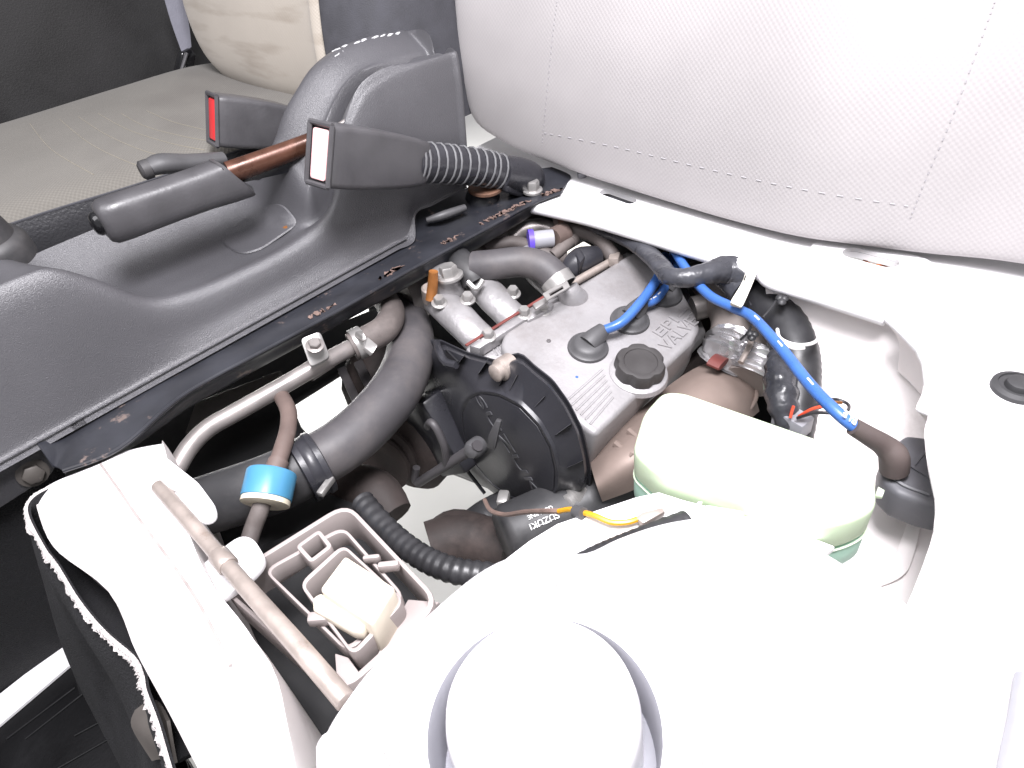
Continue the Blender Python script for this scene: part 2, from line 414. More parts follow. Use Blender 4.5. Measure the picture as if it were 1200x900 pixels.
# --- side sill panel at the door opening
edge = [(1036, 372), (1050, 384), (1062, 396), (1074, 409), (1081, 425), (1084, 451), (1080, 466), (1075, 478), (1089, 484), (1086, 498), (1085, 513), (1090, 553), (1097, 584), (1097, 610), (1092, 638), (1071, 695), (1050, 742)]
so = [Pz(a, b, .006) for a, b in edge]+[V(.02, .12, .006), V(.02, -.4, .006), V(.45, -.4, .006), V(.45, .60, .006), V(-.02, .60, .006)]
sp_ = obj('side_sill', prism(so, (0, 0, -.004)), 'white_paint', vb, bev=.001)
obj('sill_return', grid([[Pz(a, b, .004) for a, b in edge], [Pz(a, b, .004)+V(.016, .004, -.02) for a, b in edge], [Pz(a, b, .004)+V(.022, .005, -.05) for a, b in edge]], 4, 2), 'dusty_white_paint', sp_, sol=.001)
gp = Pz(1192, 456, .006)
obj('grommet', lathe(gp, (0, 0, 1), [(0, .017), (.003, .0165), (.0045, .013), (.003, .0125), (.003, .009), (.007, .008), (.008, .005)], 28), 'black_rubber', sp_)
obj('weatherstrip', tube([Pz(1204, 795, .01), Pz(1196, 850, .01), Pz(1186, 900, .01), Pz(1176, 980, .01)], .0055, 12, 4), 'grey_plastic', sp_)
# --- bay side wall, deep floor to the right of the engine
obj('bay_side_wall', grid([Pzs([(896, 325, -.012), (960, 346, -.012), (1040, 370, -.012), (1130, 400, -.012)]),
                           Pzs([(900, 360, -.035), (965, 372, -.035), (1045, 395, -.032), (1140, 430, -.03)]),
                           Pzs([(905, 420, -.075), (970, 430, -.07), (1060, 455, -.06), (1150, 500, -.05)]),
                           Pzs([(905, 510, -.115), (980, 520, -.11), (1070, 545, -.10), (1160, 600, -.09)]),
                           Pzs([(890, 620, -.125), (980, 640, -.12), (1075, 650, -.11), (1170, 680, -.10)]),
                           Pzs([(880, 740, -.125), (980, 760, -.12), (1080, 780, -.11), (1180, 800, -.10)])], 6, 6), 'dusty_white_paint', vb, sol=.002)
obj('floor_pressing', tube(Pzs([(1000, 690, -.117), (1045, 672, -.108), (1060, 650, -.106), (1075, 600, -.10)]), [.004, .006, .006, .004], 10, 6, flat=.4), 'dusty_white_paint', vb)
# --- inner flange carrying the yellow wire
flg = [(560, 690), (577, 666), (620, 633), (653, 613), (700, 597), (745, 582), (772, 576), (800, 585), (905, 612), (980, 640), (900, 700), (690, 700)]
obj('inner_flange', prism([Pz(a, b, -.012) for a, b in flg], (0, 0, -.006)), 'white_paint', vb, bev=.0015)
# --- wheel housing
wo = [(372, 905), (384, 868), (402, 838), (440, 790), (500, 735), (560, 683), (606, 660), (648, 656), (690, 657), (730, 638), (780, 620), (830, 612), (870, 613), (910, 622), (960, 648), (1010, 678), (1052, 703), (1075, 730), (1060, 800), (1000, 1000), (700, 1150), (420, 1150)]
ow = [Pz(a, b, -.008) for a, b in wo]; cen = Pz(636, 850, .021); cen.z = 0
prof = [(1.0, -.10), (1.0, -.03), (.995, -.012), (.96, .002), (.89, .009), (.78, .014), (.60, .018), (.35, .0205), (.12, .021), (.02, .021), (0, .0195)]
n = len(ow); dense = []
for i in range(n):
    P4 = [ow[(i+k-1) % n] for k in range(4)]
    for k in range(4):
        t = k/4; p0, p1, p2, p3 = P4
        dense.append(.5*((2*p1)+(p2-p0)*t+(2*p0-5*p1+4*p2-p3)*t*t+(3*p1-p0-3*p2+p3)*t*t*t))
n = len(dense); vs = []; fs = []
RT = .0575
for s, z in prof:
    for p in dense:
        dv = V(p.x-cen.x, p.y-cen.y, 0); c0 = dv.normalized()*RT
        q = cen+c0+(dv-c0)*s; vs.append(V(q.x, q.y, z))
nr = len(prof)
for i in range(nr-1):
    for k in range(n): fs.append((i*n+k, i*n+(k+1) % n, (i+1)*n+(k+1) % n, (i+1)*n+k))
wh = obj('wheel_housing', (vs, fs), 'white_paint', vb, ang=60)
obj('tower_groove', lathe(cen, (0, 0, 1), [(.0194, RT), (.015, RT-.001), (-.02, RT-.002), (-.024, RT-.012), (-.024, RT-.03)], 64, cap=False), 'groove_shade', wh)
obj('tower_cap', lathe(cen+V(-.0045, .0045, -.036), (-.03, .02, 1), [(0, .0505), (.050, .0495), (.060, .0475), (.066, .043), (.069, .032), (.070, .012), (.0702, .0005)], 64), 'white_paint', wh)
for q in ((660, 692), (468, 893), (835, 905)):
    obj('bolt', hexbolt(Pz(*q, .013), (-.05, .1, 1), .0062, .010), 'bolt_paint', wh)
# --- front cross member
rows = [[(40, 585, -.016), (62, 566, -.006), (118, 543, .0), (150, 528, -.004), (190, 520, -.02)],
        [(62, 640, -.012), (95, 624, -.004), (160, 604, .0), (205, 596, -.002), (222, 632, -.006)],
        [(127, 693, -.006), (155, 685, 0), (203, 662, .001), (236, 668, -.002), (258, 706, -.006)],
        [(160, 765, -.006), (190, 757, 0), (250, 735, .001), (290, 742, -.002), (316, 782, -.006)],
        [(198, 835, -.006), (228, 830, 0), (285, 815, .001), (318, 822, -.002), (337, 862, -.006)],
        [(240, 915, -.006), (262, 910, 0), (310, 900, .001), (335, 905, -.002), (352, 930, -.006)],
        [(300, 1010, -.006), (320, 1010, 0), (350, 1010, .001), (375, 1010, -.002), (390, 1020, -.006)]]
fc = obj('front_cross_member', grid([Pzs(r) for r in rows], 6, 6), 'white_paint', vb, sol=.0025)
lw = [Pz(*r[0]) for r in rows]; rw = [Pz(*r[-1]) for r in rows]
obj('front_skirt', grid([lw, [p+V(0, .004, -.02) for p in lw], [p+V(0, .012, -.22) for p in lw]], 3, 4), 'dusty_white_paint', fc, sol=.001)
obj('rear_skirt', grid([rw, [p+V(.002, .002, -.006) for p in rw], [p+V(.002, .0, -.12) for p in rw]], 3, 4), 'dusty_white_paint', fc, sol=.001)
obj('panel_seam', tube(Pzs([(118, 544, .0012), (140, 575, .0022), (160, 604, .0022), (203, 662, .0032), (236, 712, .0034), (270, 780, .0034)]), .0011, 6, 6), 'crease_shade', fc)
br = [(148, 545), (165, 528), (190, 532), (232, 565), (252, 592), (254, 606), (240, 614), (222, 604), (196, 582), (170, 572)]
obj('rod_bracket', prism(rround([Pz(a, b, .003) for a, b in br], .006, 3), (0, 0, -.004)), 'white_paint', fc, bev=.001)
obj('bracket_tongue', prism([Pz(a, b, .002) for a, b in ((188, 552), (226, 566), (212, 580), (182, 572))], (0, 0, .006)), 'white_paint', fc, bev=.002)
tab = [(232, 664), (280, 627), (297, 630), (312, 655), (300, 672), (256, 706)]
obj('rod_tab', prism(rround([Pz(a, b, -.012) for a, b in tab], .008, 4), (0, 0, -.006)), 'white_paint', fc, bev=.001)
# --- black side rail along the console
lip = [(668, 205), (630, 212), (540, 240), (457, 285), (400, 323), (273, 383), (187, 427), (110, 463), (66, 490), (58, 540)]
edg = [(657, 227), (622, 241), (556, 277), (480, 318), (397, 365), (300, 417), (253, 442), (207, 470), (140, 527), (75, 553)]
bot = [(655, 232), (628, 250), (560, 291), (480, 335), (402, 378), (318, 424), (268, 452), (222, 478), (150, 527), (78, 559)]
top_r = [Pz(a, b, .004) for a, b in lip]; ed_r = [Pz(a, b, .004) for a, b in edg]; bo_r = [Pz(a, b, -.020) for a, b in bot]
rowA = [p+V(-.03, 0, .004) for p in top_r]; rowB = [(a*.7+b*.3)+V(0, 0, -.003) for a, b in zip(top_r, ed_r)]
rowC = [(a*.25+b*.75)+V(0, 0, .001) for a, b in zip(top_r, ed_r)]
rail = obj('side_rail', grid([rowA, top_r, rowB, rowC, ed_r, [(a*.7+b*.3) for a, b in zip(ed_r, bo_r)], bo_r, [p+V(-.03, 0, -.002) for p in bo_r]], 4, 6), 'black_paint', vb, sol=.002, ang=60)
obj('rail_bead', tube([p+V(0, 0, .001) for p in ed_r], .0016, 8, 6), 'black_paint', rail)
for i in range(64):
    t = min(.99, max(0, random.choice((.05, .10, .24, .30, .33, .47, .62, .66, .85))+random.gauss(0, .018))); k = t*5.0; i0 = int(k); f = k-i0
    p = (ed_r[i0]*(1-f)+ed_r[i0+1]*f)*.8+(top_r[i0]*(1-f)+top_r[i0+1]*f)*.2
    L_ = random.uniform(.002, .009); dv = (ed_r[i0+1]-ed_r[i0]).normalized(); pv = V(-dv.y, dv.x, 0)
    pts = [p+pv*random.uniform(-.004, .004)+dv*math.cos(2*math.pi*q/8)*L_*random.uniform(.6, 1)+pv*math.sin(2*math.pi*q/8)*random.uniform(.0008, .0024)+V(0, 0, .0012) for q in range(8)]
    zf_ = pts[0].z+random.uniform(.0001, .0012); pts = [V(q.x, q.y, zf_) for q in pts]
    obj('rust_flake', prism(pts, (0, 0, .0006)), 'rust_flake', rail)
obj('end_bolt', hexbolt(Pz(624, 224, .006), (.1, 0, 1), .0085, .012), 'zinc', rail)
# console support hump beneath the lip
obj('rail_boss', lathe(Pz(566, 232, .002), (.2, 0, 1), [(0, .022), (.006, .020), (.012, .013), (.014, .006)], 24), 'black_paint', rail)
obj('loose_wire_end', tube([Pz(500, 258, .012), Pz(520, 252, .014), Pz(545, 243, .013)], [.003, .005, .004], 10, 5), 'boot_rubber', rail)
# --- dark underbody that closes the bay below
def under(name, pts, z, t, m='black_underbody', bev=.004):
    return obj(name, prism([Pz(a, b, z) for a, b in pts], (0, 0, -t)), m, vb, bev=bev)
under('chassis_rail', [(120, 565), (150, 520), (250, 450), (330, 405), (440, 360), (452, 385), (412, 425), (340, 470), (352, 498), (372, 520), (368, 545), (240, 590)], -.17, .012)
under('splash_shield', [(200, 590), (330, 555), (366, 550), (425, 572), (445, 600), (470, 640), (440, 665), (330, 700), (230, 700)], -.14, .02)
under('bay_floor', [(230, 690), (300, 640), (400, 600), (500, 690), (470, 760), (420, 810), (400, 860), (345, 900), (300, 760)], -.11, .02)
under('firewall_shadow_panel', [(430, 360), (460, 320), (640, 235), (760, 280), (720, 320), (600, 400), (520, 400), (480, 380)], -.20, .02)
under('rear_closing_panel', [(700, 260), (860, 310), (960, 350), (960, 520), (860, 520), (800, 440), (760, 400), (700, 330)], -.26, .02)
under('cross_brace', [(228, 470), (330, 432), (318, 465), (215, 508)], -.13, .01, 'tan_metal')
under('stay', [(395, 432), (404, 428), (438, 500), (428, 504)], -.11, .008, 'hose_rubber', .001)
under('stay', [(414, 425), (424, 420), (450, 470), (440, 478)], -.10, .008, 'hose_rubber', .001)
obj('mount_arm', tube([Pz(398, 566, -.15), Pz(440, 580, -.15), Pz(462, 605, -.16)], [.024, .026, .020], 12, 4), 'brown_underbody', vb)
# front carpet, with the white felt of its cut edge
tr = [(70, 566, -.008), (40, 582, -.008), (31, 602, -.010), (50, 642, -.012), (66, 664, -.014), (92, 706, -.016), (122, 742, -.018), (156, 772, -.016), (166, 792, -.014), (170, 812, -.014), (184, 850, -.014), (200, 905, -.014), (230, 1000, -.014)]
T0 = Pzs(tr)
cp = thing('front_carpet', 'black carpet with ragged white cut edge hanging over the front of the seat box', 'carpet', (-.4, -.1, -.24))
obj('carpet_sheet', grid([[p+V(0, .001, .0) for p in T0], [p+V(0, -.012, -.03) for p in T0], [V(p.x-.01, -.10-.01*math.sin(i), -.15) for i, p in enumerate(T0)], [V(p.x-.02, -.135, -.247) for p in T0]], 5, 5), 'carpet', cp, sol=.002)
obj('pocket_shade_sheet', prism(Pzs([(40, 600, -.055), (110, 640, -.055), (150, 690, -.055), (190, 780, -.055), (230, 880, -.055), (190, 900, -.055), (150, 790, -.055), (80, 710, -.055)]), (0, 0, -.004)), 'carpet', cp)  # added dark sheet standing in for the shade behind the cut edge
fe = spline(T0, 26); nf = len(fe); rin = []; rmid = []; rout = []; wv_ = 0
for i, p in enumerate(fe):
    tg_ = (fe[min(i+1, nf-1)]-fe[max(i-1, 0)]); tg_.z = 0; tg_.normalize(); pv = V(-tg_.y, tg_.x, 0)
    if pv.dot(V(-.3, -1, 0)) < 0: pv = -pv
    wv_ = wv_*.6+random.uniform(-.0012, .0012)
    rin.append(p-pv*.0016+V(0, 0, .0008)); rmid.append(p+pv*(.0006+wv_*.3)+V(0, 0, .0016+random.uniform(0, .0004))); rout.append(p+pv*(.0026+wv_)+V(0, 0, -.0004))
obj('cut_edge', grid([rin, rmid, rout], 2, 1), 'felt', cp, sol=.0012)
obj('torn_flap', grid([[Pz(158, 832, -.05), Pz(180, 820, -.04), Pz(195, 845, -.03)], [Pz(154, 852, -.06), Pz(172, 858, -.045), Pz(200, 872, -.035)], [Pz(178, 892, -.06), Pz(188, 890, -.05), Pz(204, 895, -.04)]], 5, 5), 'tan_metal', cp, sol=.002)
obj('tunnel_side', prism([V(-.63, .02, -.25), V(-.63, -1.2, -.25), V(-.60, -1.2, .0), V(-.60, .02, .0)], (-.04, 0, 0)), 'carpet', vb)

# ================================================================ CENTRE CONSOLE
cn = thing('centre_console', 'black grained plastic centre console beside the engine bay rail', 'console', (-.68, .2, 0))
def basin(zr, f=1.0):
    return [(-.642, .036), (-.665, .031), (-.685, .030), (-.72, .030), (-.745, .033), (-.77, .045), (-.80, .07)]
def wall(y, zr):
    return [(-.578, .004), (-.586, .0065), (-.5905, .013), (-.596, .008+.3*zr), (-.600, .75*zr), (-.604, .92*zr), (-.611, zr), (-.622, zr-.003)]
ST = []
def wall2(zr): return [(-.599, .020), (-.5995, .0215), (-.600, .026)]+wall(0, zr)[3:]
flat = [(-.642, .122), (-.665, .122), (-.685, .121), (-.72, .119), (-.745, .116), (-.77, .11), (-.80, .09)]
ST.append((-.9, wall(0, .128)+flat)); ST.append((-.08, wall(0, .128)+flat)); ST.append((.0, wall(0, .127)+flat))
ST.append((.035, wall(0, .1265)+[(-.642, .122), (-.665, .121), (-.685, .117), (-.72, .100), (-.745, .08), (-.77, .07), (-.80, .075)]))
ST.append((.055, wall(0, .122)+[(-.642, .113), (-.665, .100), (-.685, .082), (-.72, .06), (-.745, .05), (-.77, .055), (-.80, .07)]))
ST.append((.078, wall(0, .099)+[(-.642, .080), (-.665, .058), (-.685, .045), (-.72, .037), (-.745, .038), (-.77, .048), (-.80, .07)]))
ST.append((.106, wall(0, .066)+[(-.642, .046), (-.665, .036), (-.685, .032), (-.72, .031), (-.745, .034), (-.77, .046), (-.80, .07)]))
for y, zr in ((.140, .054), (.185, .050), (.243, .050)): ST.append((y, wall(0, zr)+basin(zr)))
ST.append((.285, wall(0, .056)+[(-.642, .042), (-.655, .036), (-.672, .036), (-.69, .04), (-.715, .045), (-.75, .05), (-.80, .07)]))
def hump(zi, zs, zl, zf=.06):
    return [(-.6215, zs), (-.650, zs), (-.6555, zi-.006), (-.664, zi+.003), (-.702, zl), (-.726, zl*.6+zf*.4), (-.742, zf)]
def wall3(zr, w=None):
    r = list(w or wall(0, zr)); r[-2] = (-.608, zr); r[-1] = (-.615, zr-.002); return r
for y_, zr_1, zi_, zs_1, zl_1 in ((.305, .066, .07, .036, .104), (.318, .082, .088, .037, .121), (.335, .110, .109, .04, .141), (.352, .138, .128, .042, .155), (.376, .159, .148, .045, .171), (.400, .166, .160, .055, .1795), (.425, .168, .1645, .085, .183), (.450, .168, .165, .145, .1835), (.475, .1665, .163, .160, .182), (.495, .1655, .161, .159, .179), (.506, .164, .159, .157, .177)):
    ST.append((y_, wall3(zr_1, wall2(zr_1) if y_ > .39 else None)+hump(zi_, zs_1, zl_1)))
ST.append((.509, [(-.61-.01*i/14*5, z*.95) for i, (x, z) in enumerate(wall2(.164)+hump(.159, .157, .177))]))
ST.append((.511, [(-.66, .05) for _ in range(15)]))
obj('console_shell', grid([[V(x, y+((z-.17)*.17 if y > .48 else 0), z) for x, z in r] for y, r in ST], 7, 5), 'console_plastic', cn, ang=80)
cv = grid([[V(x, y+((z-.17)*.17 if y > .48 else 0), z) for x, z in r] for y, r in ST], 7, 5); cbv = BVHTree.FromPolygons(cv[0], cv[1])
def on_console(px, py, off=.0):
    h = cbv.ray_cast(CAM, ray(px, py).normalized())
    if h[0] is None: h = cbv.find_nearest(Px(px, py, -.685))
    n_ = h[1] if h[1].dot(CAM-h[0]) > 0 else -h[1]
    return h[0]+n_*off
def patch(pix, off, th):
    """thin plate following the console: outline in layout pixels"""
    c = (sum(p[0] for p in pix)/len(pix), sum(p[1] for p in pix)/len(pix)); n_ = len(pix); vs = []; fs = []
    for f in (1, .97, .66, .33):
        for p in pix: vs.append(on_console(c[0]+(p[0]-c[0])*f, c[1]+(p[1]-c[1])*f, off if f == 1 else off+th))
    vs.append(on_console(*c, off+th))
    for i in range(3):
        for k in range(n_): fs.append((i*n_+k, i*n_+(k+1) % n_, (i+1)*n_+(k+1) % n_, (i+1)*n_+k))
    for k in range(n_): fs.append((3*n_+k, 3*n_+(k+1) % n_, 4*n_))
    return vs, fs
acp = [Vector((a, b, 0)) for a, b in ((256, 283), (282, 300), (306, 294), (352, 262), (330, 236), (300, 246))]
acp = [(p.x, p.y) for p in rround(acp, 12, 4)]
obj('lip_bead', tube([V(-.5835, y_, .0085) for y_ in (-.9, -.3, -.05, .1, .2, .3, .37)], .0014, 8, 4), 'console_plastic', cn)
obj('access_cover', patch(acp, .0006, .0016), 'console_plastic', cn)
tabp = [(-60, 560), (0, 526), (30, 512), (58, 496), (66, 500), (70, 540), (62, 556), (48, 566), (30, 578), (0, 597), (-60, 632)]
tb = obj('side_tab', prism([Px(a, b, -.590) for a, b in tabp], (-.012, 0, 0)), 'console_plastic', cn, bev=.004)
obj('tab_screw', hexbolt(Px(38, 554, -.5895), (1, 0, .2), .0085, .006), 'tan_metal', cn)
# worn shiny lettering patches along the top of the hump
for a, b, l_ in ((394, 54, 9), (404, 50, 6), (419, 46, 8), (427, 43, 7), (440, 40, 7), (449, 38, 5), (457, 37, 6), (466, 35.5, 5)):
    pix = []
    for k in range(10):
        an = 2*math.pi*k/10; rr = random.uniform(.5, 1.0)
        u_, v_ = math.cos(an)*rr*l_*.75, math.sin(an)*rr*1.7
        pix.append((a+u_, b+4-u_*.28+v_))
    obj('worn_mark', patch(pix, .0002, .0003), 'print_grey', cn)
gb = Pz(-8, 292, .122)
obj('shift_boot', lathe(gb, (.15, 0, 1), [(-.01, .030), (.004, .029), (.010, .026), (.012, .022), (.03, .018), (.05, .015)], 32), 'black_rubber', cn)

# ================================================================ HANDBRAKE
hb = thing('handbrake_lever', 'black handbrake grip on a worn brown steel lever lying over the console', 'handbrake', (-.69, .3, .06))
A = Px(117, 262, -.70); B = Px(275, 207, -.69); D = (B-A).normalized()
L0 = (B-A).length
up = (V(0, 0, 1)-D*D.z).normalized(); sd = D.cross(up)
vs = []; prof = [(.0, .55), (.012, .83), (.05, .97), (.14, 1.0), (.3, .98), (.5, .96), (.75, .98), (.9, 1.04), (.97, 1.07), (1.0, 1.03), (1.0, .7)]
nn = 28; fs = []
for t, r in prof:
    for k in range(nn):
        an = 2*math.pi*k/nn; c, s = math.cos(an), math.sin(an)
        q = (abs(c)**3+abs(s)**3)**(-1/3)
        hz = (1 if s > 0 else 1.05)
        slant = -.10*L0*(s*.5+.2) if t > .9 else 0
        vs.append(A+D*(t*L0+ (s*.10*L0 if t >= .97 else 0)*-1)+sd*(c*q*.0175*r)+up*(s*q*.0208*r*hz))
for i in range(len(prof)-1):
    for k in range(nn): fs.append((i*nn+k, i*nn+(k+1) % nn, (i+1)*nn+(k+1) % nn, (i+1)*nn+k))
fs.append(tuple(range(nn-1, -1, -1))); fs.append(tuple((len(prof)-1)*nn+k for k in range(nn)))
obj('grip', (vs, fs), 'grip_plastic', hb, ang=50)
obj('release_button', lathe(A+up*.0-sd*.001+D*.003, -D, [(0, .0115), (.006, .0112), (.009, .009), (.0105, .004)], 24), 'gloss_black', hb)
l1 = Px(268, 203, -.69); l2 = Px(362, 168, -.672); l3 = Px(405, 134, -.655); l4 = Px(440, 100, -.645)
obj('lever_arm', tube([l1, l2, l2*.6+l3*.4], [.0105, .0095, .009], 16, 8, flat=1.1), 'lever_steel', hb)
obj('lever_plate', prism([Px(283, 215, -.688), Px(320, 207, -.684), Px(368, 196, -.675), Px(372, 172, -.67), Px(300, 196, -.688)], (-.008, 0, 0)), 'black_paint', hb, bev=.002)
obj('brake_cable', tube([Px(370, 163, -.646), Px(396, 148, -.645), Px(418, 134, -.642)], .003, 10, 5), 'steel_pipe', hb)
obj('cable_sheath', tube([Px(400, 160, -.646), Px(412, 128, -.645), Px(428, 102, -.645), Px(450, 84, -.645)], .005, 10, 6), 'boot_rubber', hb)

# seat slide knob behind the grip
kn = thing('seat_lever', 'small dark grey seat release lever behind the handbrake grip', 'lever', Px(205, 195, -.76))
obj('lever_handle', tube([Px(175, 197, -.76), Px(190, 192, -.76), Px(225, 191, -.76), Px(262, 186, -.76)], [.011, .014, .013, .010], 14, 5, flat=.75), 'boot_rubber', kn)
obj('end_cap', lathe(Px(176, 197, -.76), (-.1, -1, 0), [(0, .010), (.008, .010), (.0105, .007)], 16), 'black_rubber', kn)

# ================================================================ SEAT BELT BUCKLES
def buckle(name, label, p0, p1, upv, w_, th, button, group):
    """head from p0 (button end) to p1, width along upv, thickness across"""
    t = thing(name, label, 'buckle', p1, group)
    d = (p1-p0).normalized(); u = (Vector(upv)-d*Vector(upv).dot(d)).normalized(); s = d.cross(u); L = (p1-p0).length
    def sec(tt, fw, ft): return [p0+d*L*tt+u*(a*w_*fw/2)+s*(b*th*ft/2) for a, b in ((-1, -1), (1, -1), (1, 1), (-1, 1))]
    secs = [(0.02, 1.0, .95), (.12, 1.02, 1.0), (.3, 1.02, 1.0), (.62, .98, 1.0), (.85, .90, .96), (1.0, .80, .9)]
    vs = []; fs = []
    for x in secs: vs += rround(sec(*x), .006, 3)
    m = 16
    for i in range(len(secs)-1):
        for k in range(m): fs.append((i*m+k, i*m+(k+1) % m, (i+1)*m+(k+1) % m, (i+1)*m+k))
    fs.append(tuple(range(m-1, -1, -1))); fs.append(tuple((len(secs)-1)*m+k for k in range(m)))
    h = obj('housing', (vs, fs), 'grip_plastic', t, bev=.0012, bang=50)
    obj('rim', join(*[tube([a, b], .0026, 8, 2) for a, b in zip(sec(0, .96, .86), sec(0, .96, .86)[1:]+sec(0, .96, .86)[:1])]), 'grip_plastic', h)
    c = p0+d*.002
    obj('release_button', prism(rround([c+u*(a*w_*.40)+s*(b*th*.30)+d*.002 for a, b in ((-1, -1), (1, -1), (1, 1), (-1, 1))], .003, 3), -d*.0045), button, t, bev=.0008)
    return t, d, u, s, L
b0 = Px(374, 181, -.562); b1 = Px(490, 190, -.582)
near, d, u, s, L = buckle('seat_belt_buckle', 'black seat belt buckle with red button painted overexposed pink and ribbed sleeve over the rail', b0, b1, (0, .30, 1), .056, .034, 'overexposed_button', None)
sl = [Px(484, 190, -.582), Px(520, 192, -.578), Px(560, 196, -.572), Px(592, 203, -.566)]
SP = spline(sl, 12)
obj('sleeve', tube(sl, [.0185, .018, .0175, .017], 20, 12, rf=lambda i: 1.0, flat=1.15), 'black_plastic', near)
for i in range(12):
    k = 2+int(i*(len(SP)-5)/11.5); p = SP[k]; t_ = (SP[k+1]-SP[k-1]).normalized()
    rr = .0190-.0014*k/len(SP); a = (V(0, 0, 1)-t_*t_.z).normalized(); bb = t_.cross(a)
    obj('sleeve_rib', tube([p+a*math.cos(2*math.pi*q/16)*rr*1.15+bb*math.sin(2*math.pi*q/16)*rr for q in range(16)], .0012, 6, 1, closed=True), 'rib_plastic', near)
obj('sleeve_end', tube([Px(588, 202, -.563), Px(606, 205, -.560), Px(622, 210, -.557), Px(630, 214, -.555)], [.0175, .019, .018, .012], 18, 5, flat=1.1), 'black_plastic', near)
obj('anchor_foot', prism([Px(592, 212, -.55), Px(626, 215, -.55), Px(612, 232, -.55), Px(594, 226, -.55)], (-.02, 0, 0)), 'black_plastic', near, bev=.003)
aw = Pz(569, 221, .018)
obj('anchor_washer', lathe(aw, (.1, 0, 1), [(0, .021), (.003, .021), (.004, .019)], 28), 'rusty_steel', near)
obj('anchor_bolt', hexbolt(aw+V(.004, .004, .004), (.1, 0, 1), .0075, .010, False), 'zinc', near)
text('embossed_letters', 'PRESS', 'emboss_plastic', near, (b0*.28+b1*.72)-s*.0166, u, -d, .010, .0006, .030)

f0 = Px(249, 140, -.80); f1 = Px(342, 148, -.79)
far, d, u, s, L = buckle('seat_belt_buckle', 'black seat belt buckle with bright red button beside the worn beige seat', f0, f1, (0, .25, 1), .055, .036, 'red_button', None)
obj('stalk', tube([Px(335, 150, -.79), Px(370, 165, -.78), Px(400, 185, -.775)], .012, 12, 4, flat=.6), 'black_plastic', far)

# ================================================================ FAR SEAT
fs_ = thing('driver_seat', 'worn grey beige fabric seat with dark bolsters beyond the handbrake', 'seat', (-1.05, .2, -.05))
zt = .098
def cush(y):
    return [V(-.795, y, -.02), V(-.803, y, .05), V(-.812, y, .082)]
def row(y, e, dz=0):
    return [V(-.812+e, y, .083+dz), V(-.828+e, y, .094+dz), V(-.86+e, y, .099+dz), V(-.95+e, y, .098+dz), V(-1.05, y, .096+dz), V(-1.15, y, .097+dz), V(-1.24, y, .095+dz), V(-1.275, y, .08+dz), V(-1.28, y, .0)]
top = [row(-.4, -.06, .0), row(-.1, -.055, .002), row(.07, -.045, .002), row(.2, -.02, .0), row(.33, .0, -.001), row(.46, .01, -.004), row(.56, .01, -.02)]
obj('cushion', grid(top, 6, 5), 'seat_fabric_worn', fs_, ang=80)
obj('cushion_skirt', grid([[r[0]+V(0, 0, .001), r[0]+V(.004, 0, -.02), r[0]+V(.002, 0, -.06), r[0]+V(-.01, 0, -.14)] for r in top], 6, 4), 'leatherette', fs_, ang=80, sol=.002)
obj('seam', tube([r[0]+V(-.001, 0, .0015) for r in top], .0016, 6, 6), 'black_fabric', fs_)
cg = grid(top, 6, 5); cub = BVHTree.FromPolygons(cg[0], cg[1])
for (a, b, c, d_) in (((35, 145), (60, 175), (110, 205), (150, 222)), ((70, 140), (105, 168), (150, 190), (185, 200)), ((92, 137), (125, 158), (172, 178), (215, 186)), ((115, 133), (150, 152), (200, 168), (240, 176)), ((142, 133), (170, 148), (215, 160), (250, 166)), ((172, 130), (200, 142), (230, 150), (248, 154))):
    Pp = [cub.ray_cast(CAM, ray(*q).normalized())[0] for q in (a, b, c, d_)]
    Pp = [cub.ray_cast(CAM, (p-CAM).normalized())[0] for p in spline([p for p in Pp if p], 10)]
    obj('pleat_seam', tube([p for p in Pp if p], .0007, 6, 1), 'seat_fabric_pleat', fs_)
# backrest: light centre panel and dark bolster
def brow(z, yo, l, r_):
    y = .455+yo
    return [V(l-.012, y+.10, z), V(l-.006, y+.03, z), V(l+.01, y+.008, z), V(l+.05, y, z), V((l+r_)/2, y-.004, z), V(r_-.04, y, z), V(r_-.012, y-.002, z), V(r_, y+.006, z)]
rows_b = [brow(.055, .03, -1.12, -.80), brow(.088, .0, -1.145, -.80), brow(.13, -.004, -1.19, -.80), brow(.20, .012, -1.225, -.81), brow(.30, .045, -1.235, -.82), brow(.45, .09, -1.235, -.83), brow(.6, .13, -1.235, -.84)]
obj('backrest', grid(rows_b, 6, 5), 'seat_fabric_beige', fs_, ang=80)
rows_d = [[V(r[-1].x, r[-1].y+.0005, r[-1].z), V(r[-1].x+.012, r[-1].y-.008, r[-1].z), V(r[-1].x+.05, r[-1].y+.0, r[-1].z), V(r[-1].x+.085, r[-1].y+.02, r[-1].z), V(r[-1].x+.098, r[-1].y+.06, r[-1].z), V(r[-1].x+.098, r[-1].y+.14, r[-1].z)] for r in rows_b]
obj('bolster', grid(rows_d, 6, 5), 'black_fabric', fs_, ang=80)
# door trim beyond it
obj('door_trim', prism([V(-1.36, -1.0, -.3), V(-1.36, .9, -.3), V(-1.40, .9, .9), V(-1.40, -1.0, .9)], (-.03, 0, 0)), 'door_vinyl', label='dark textured door trim panel beyond the far seat', cat='door trim')
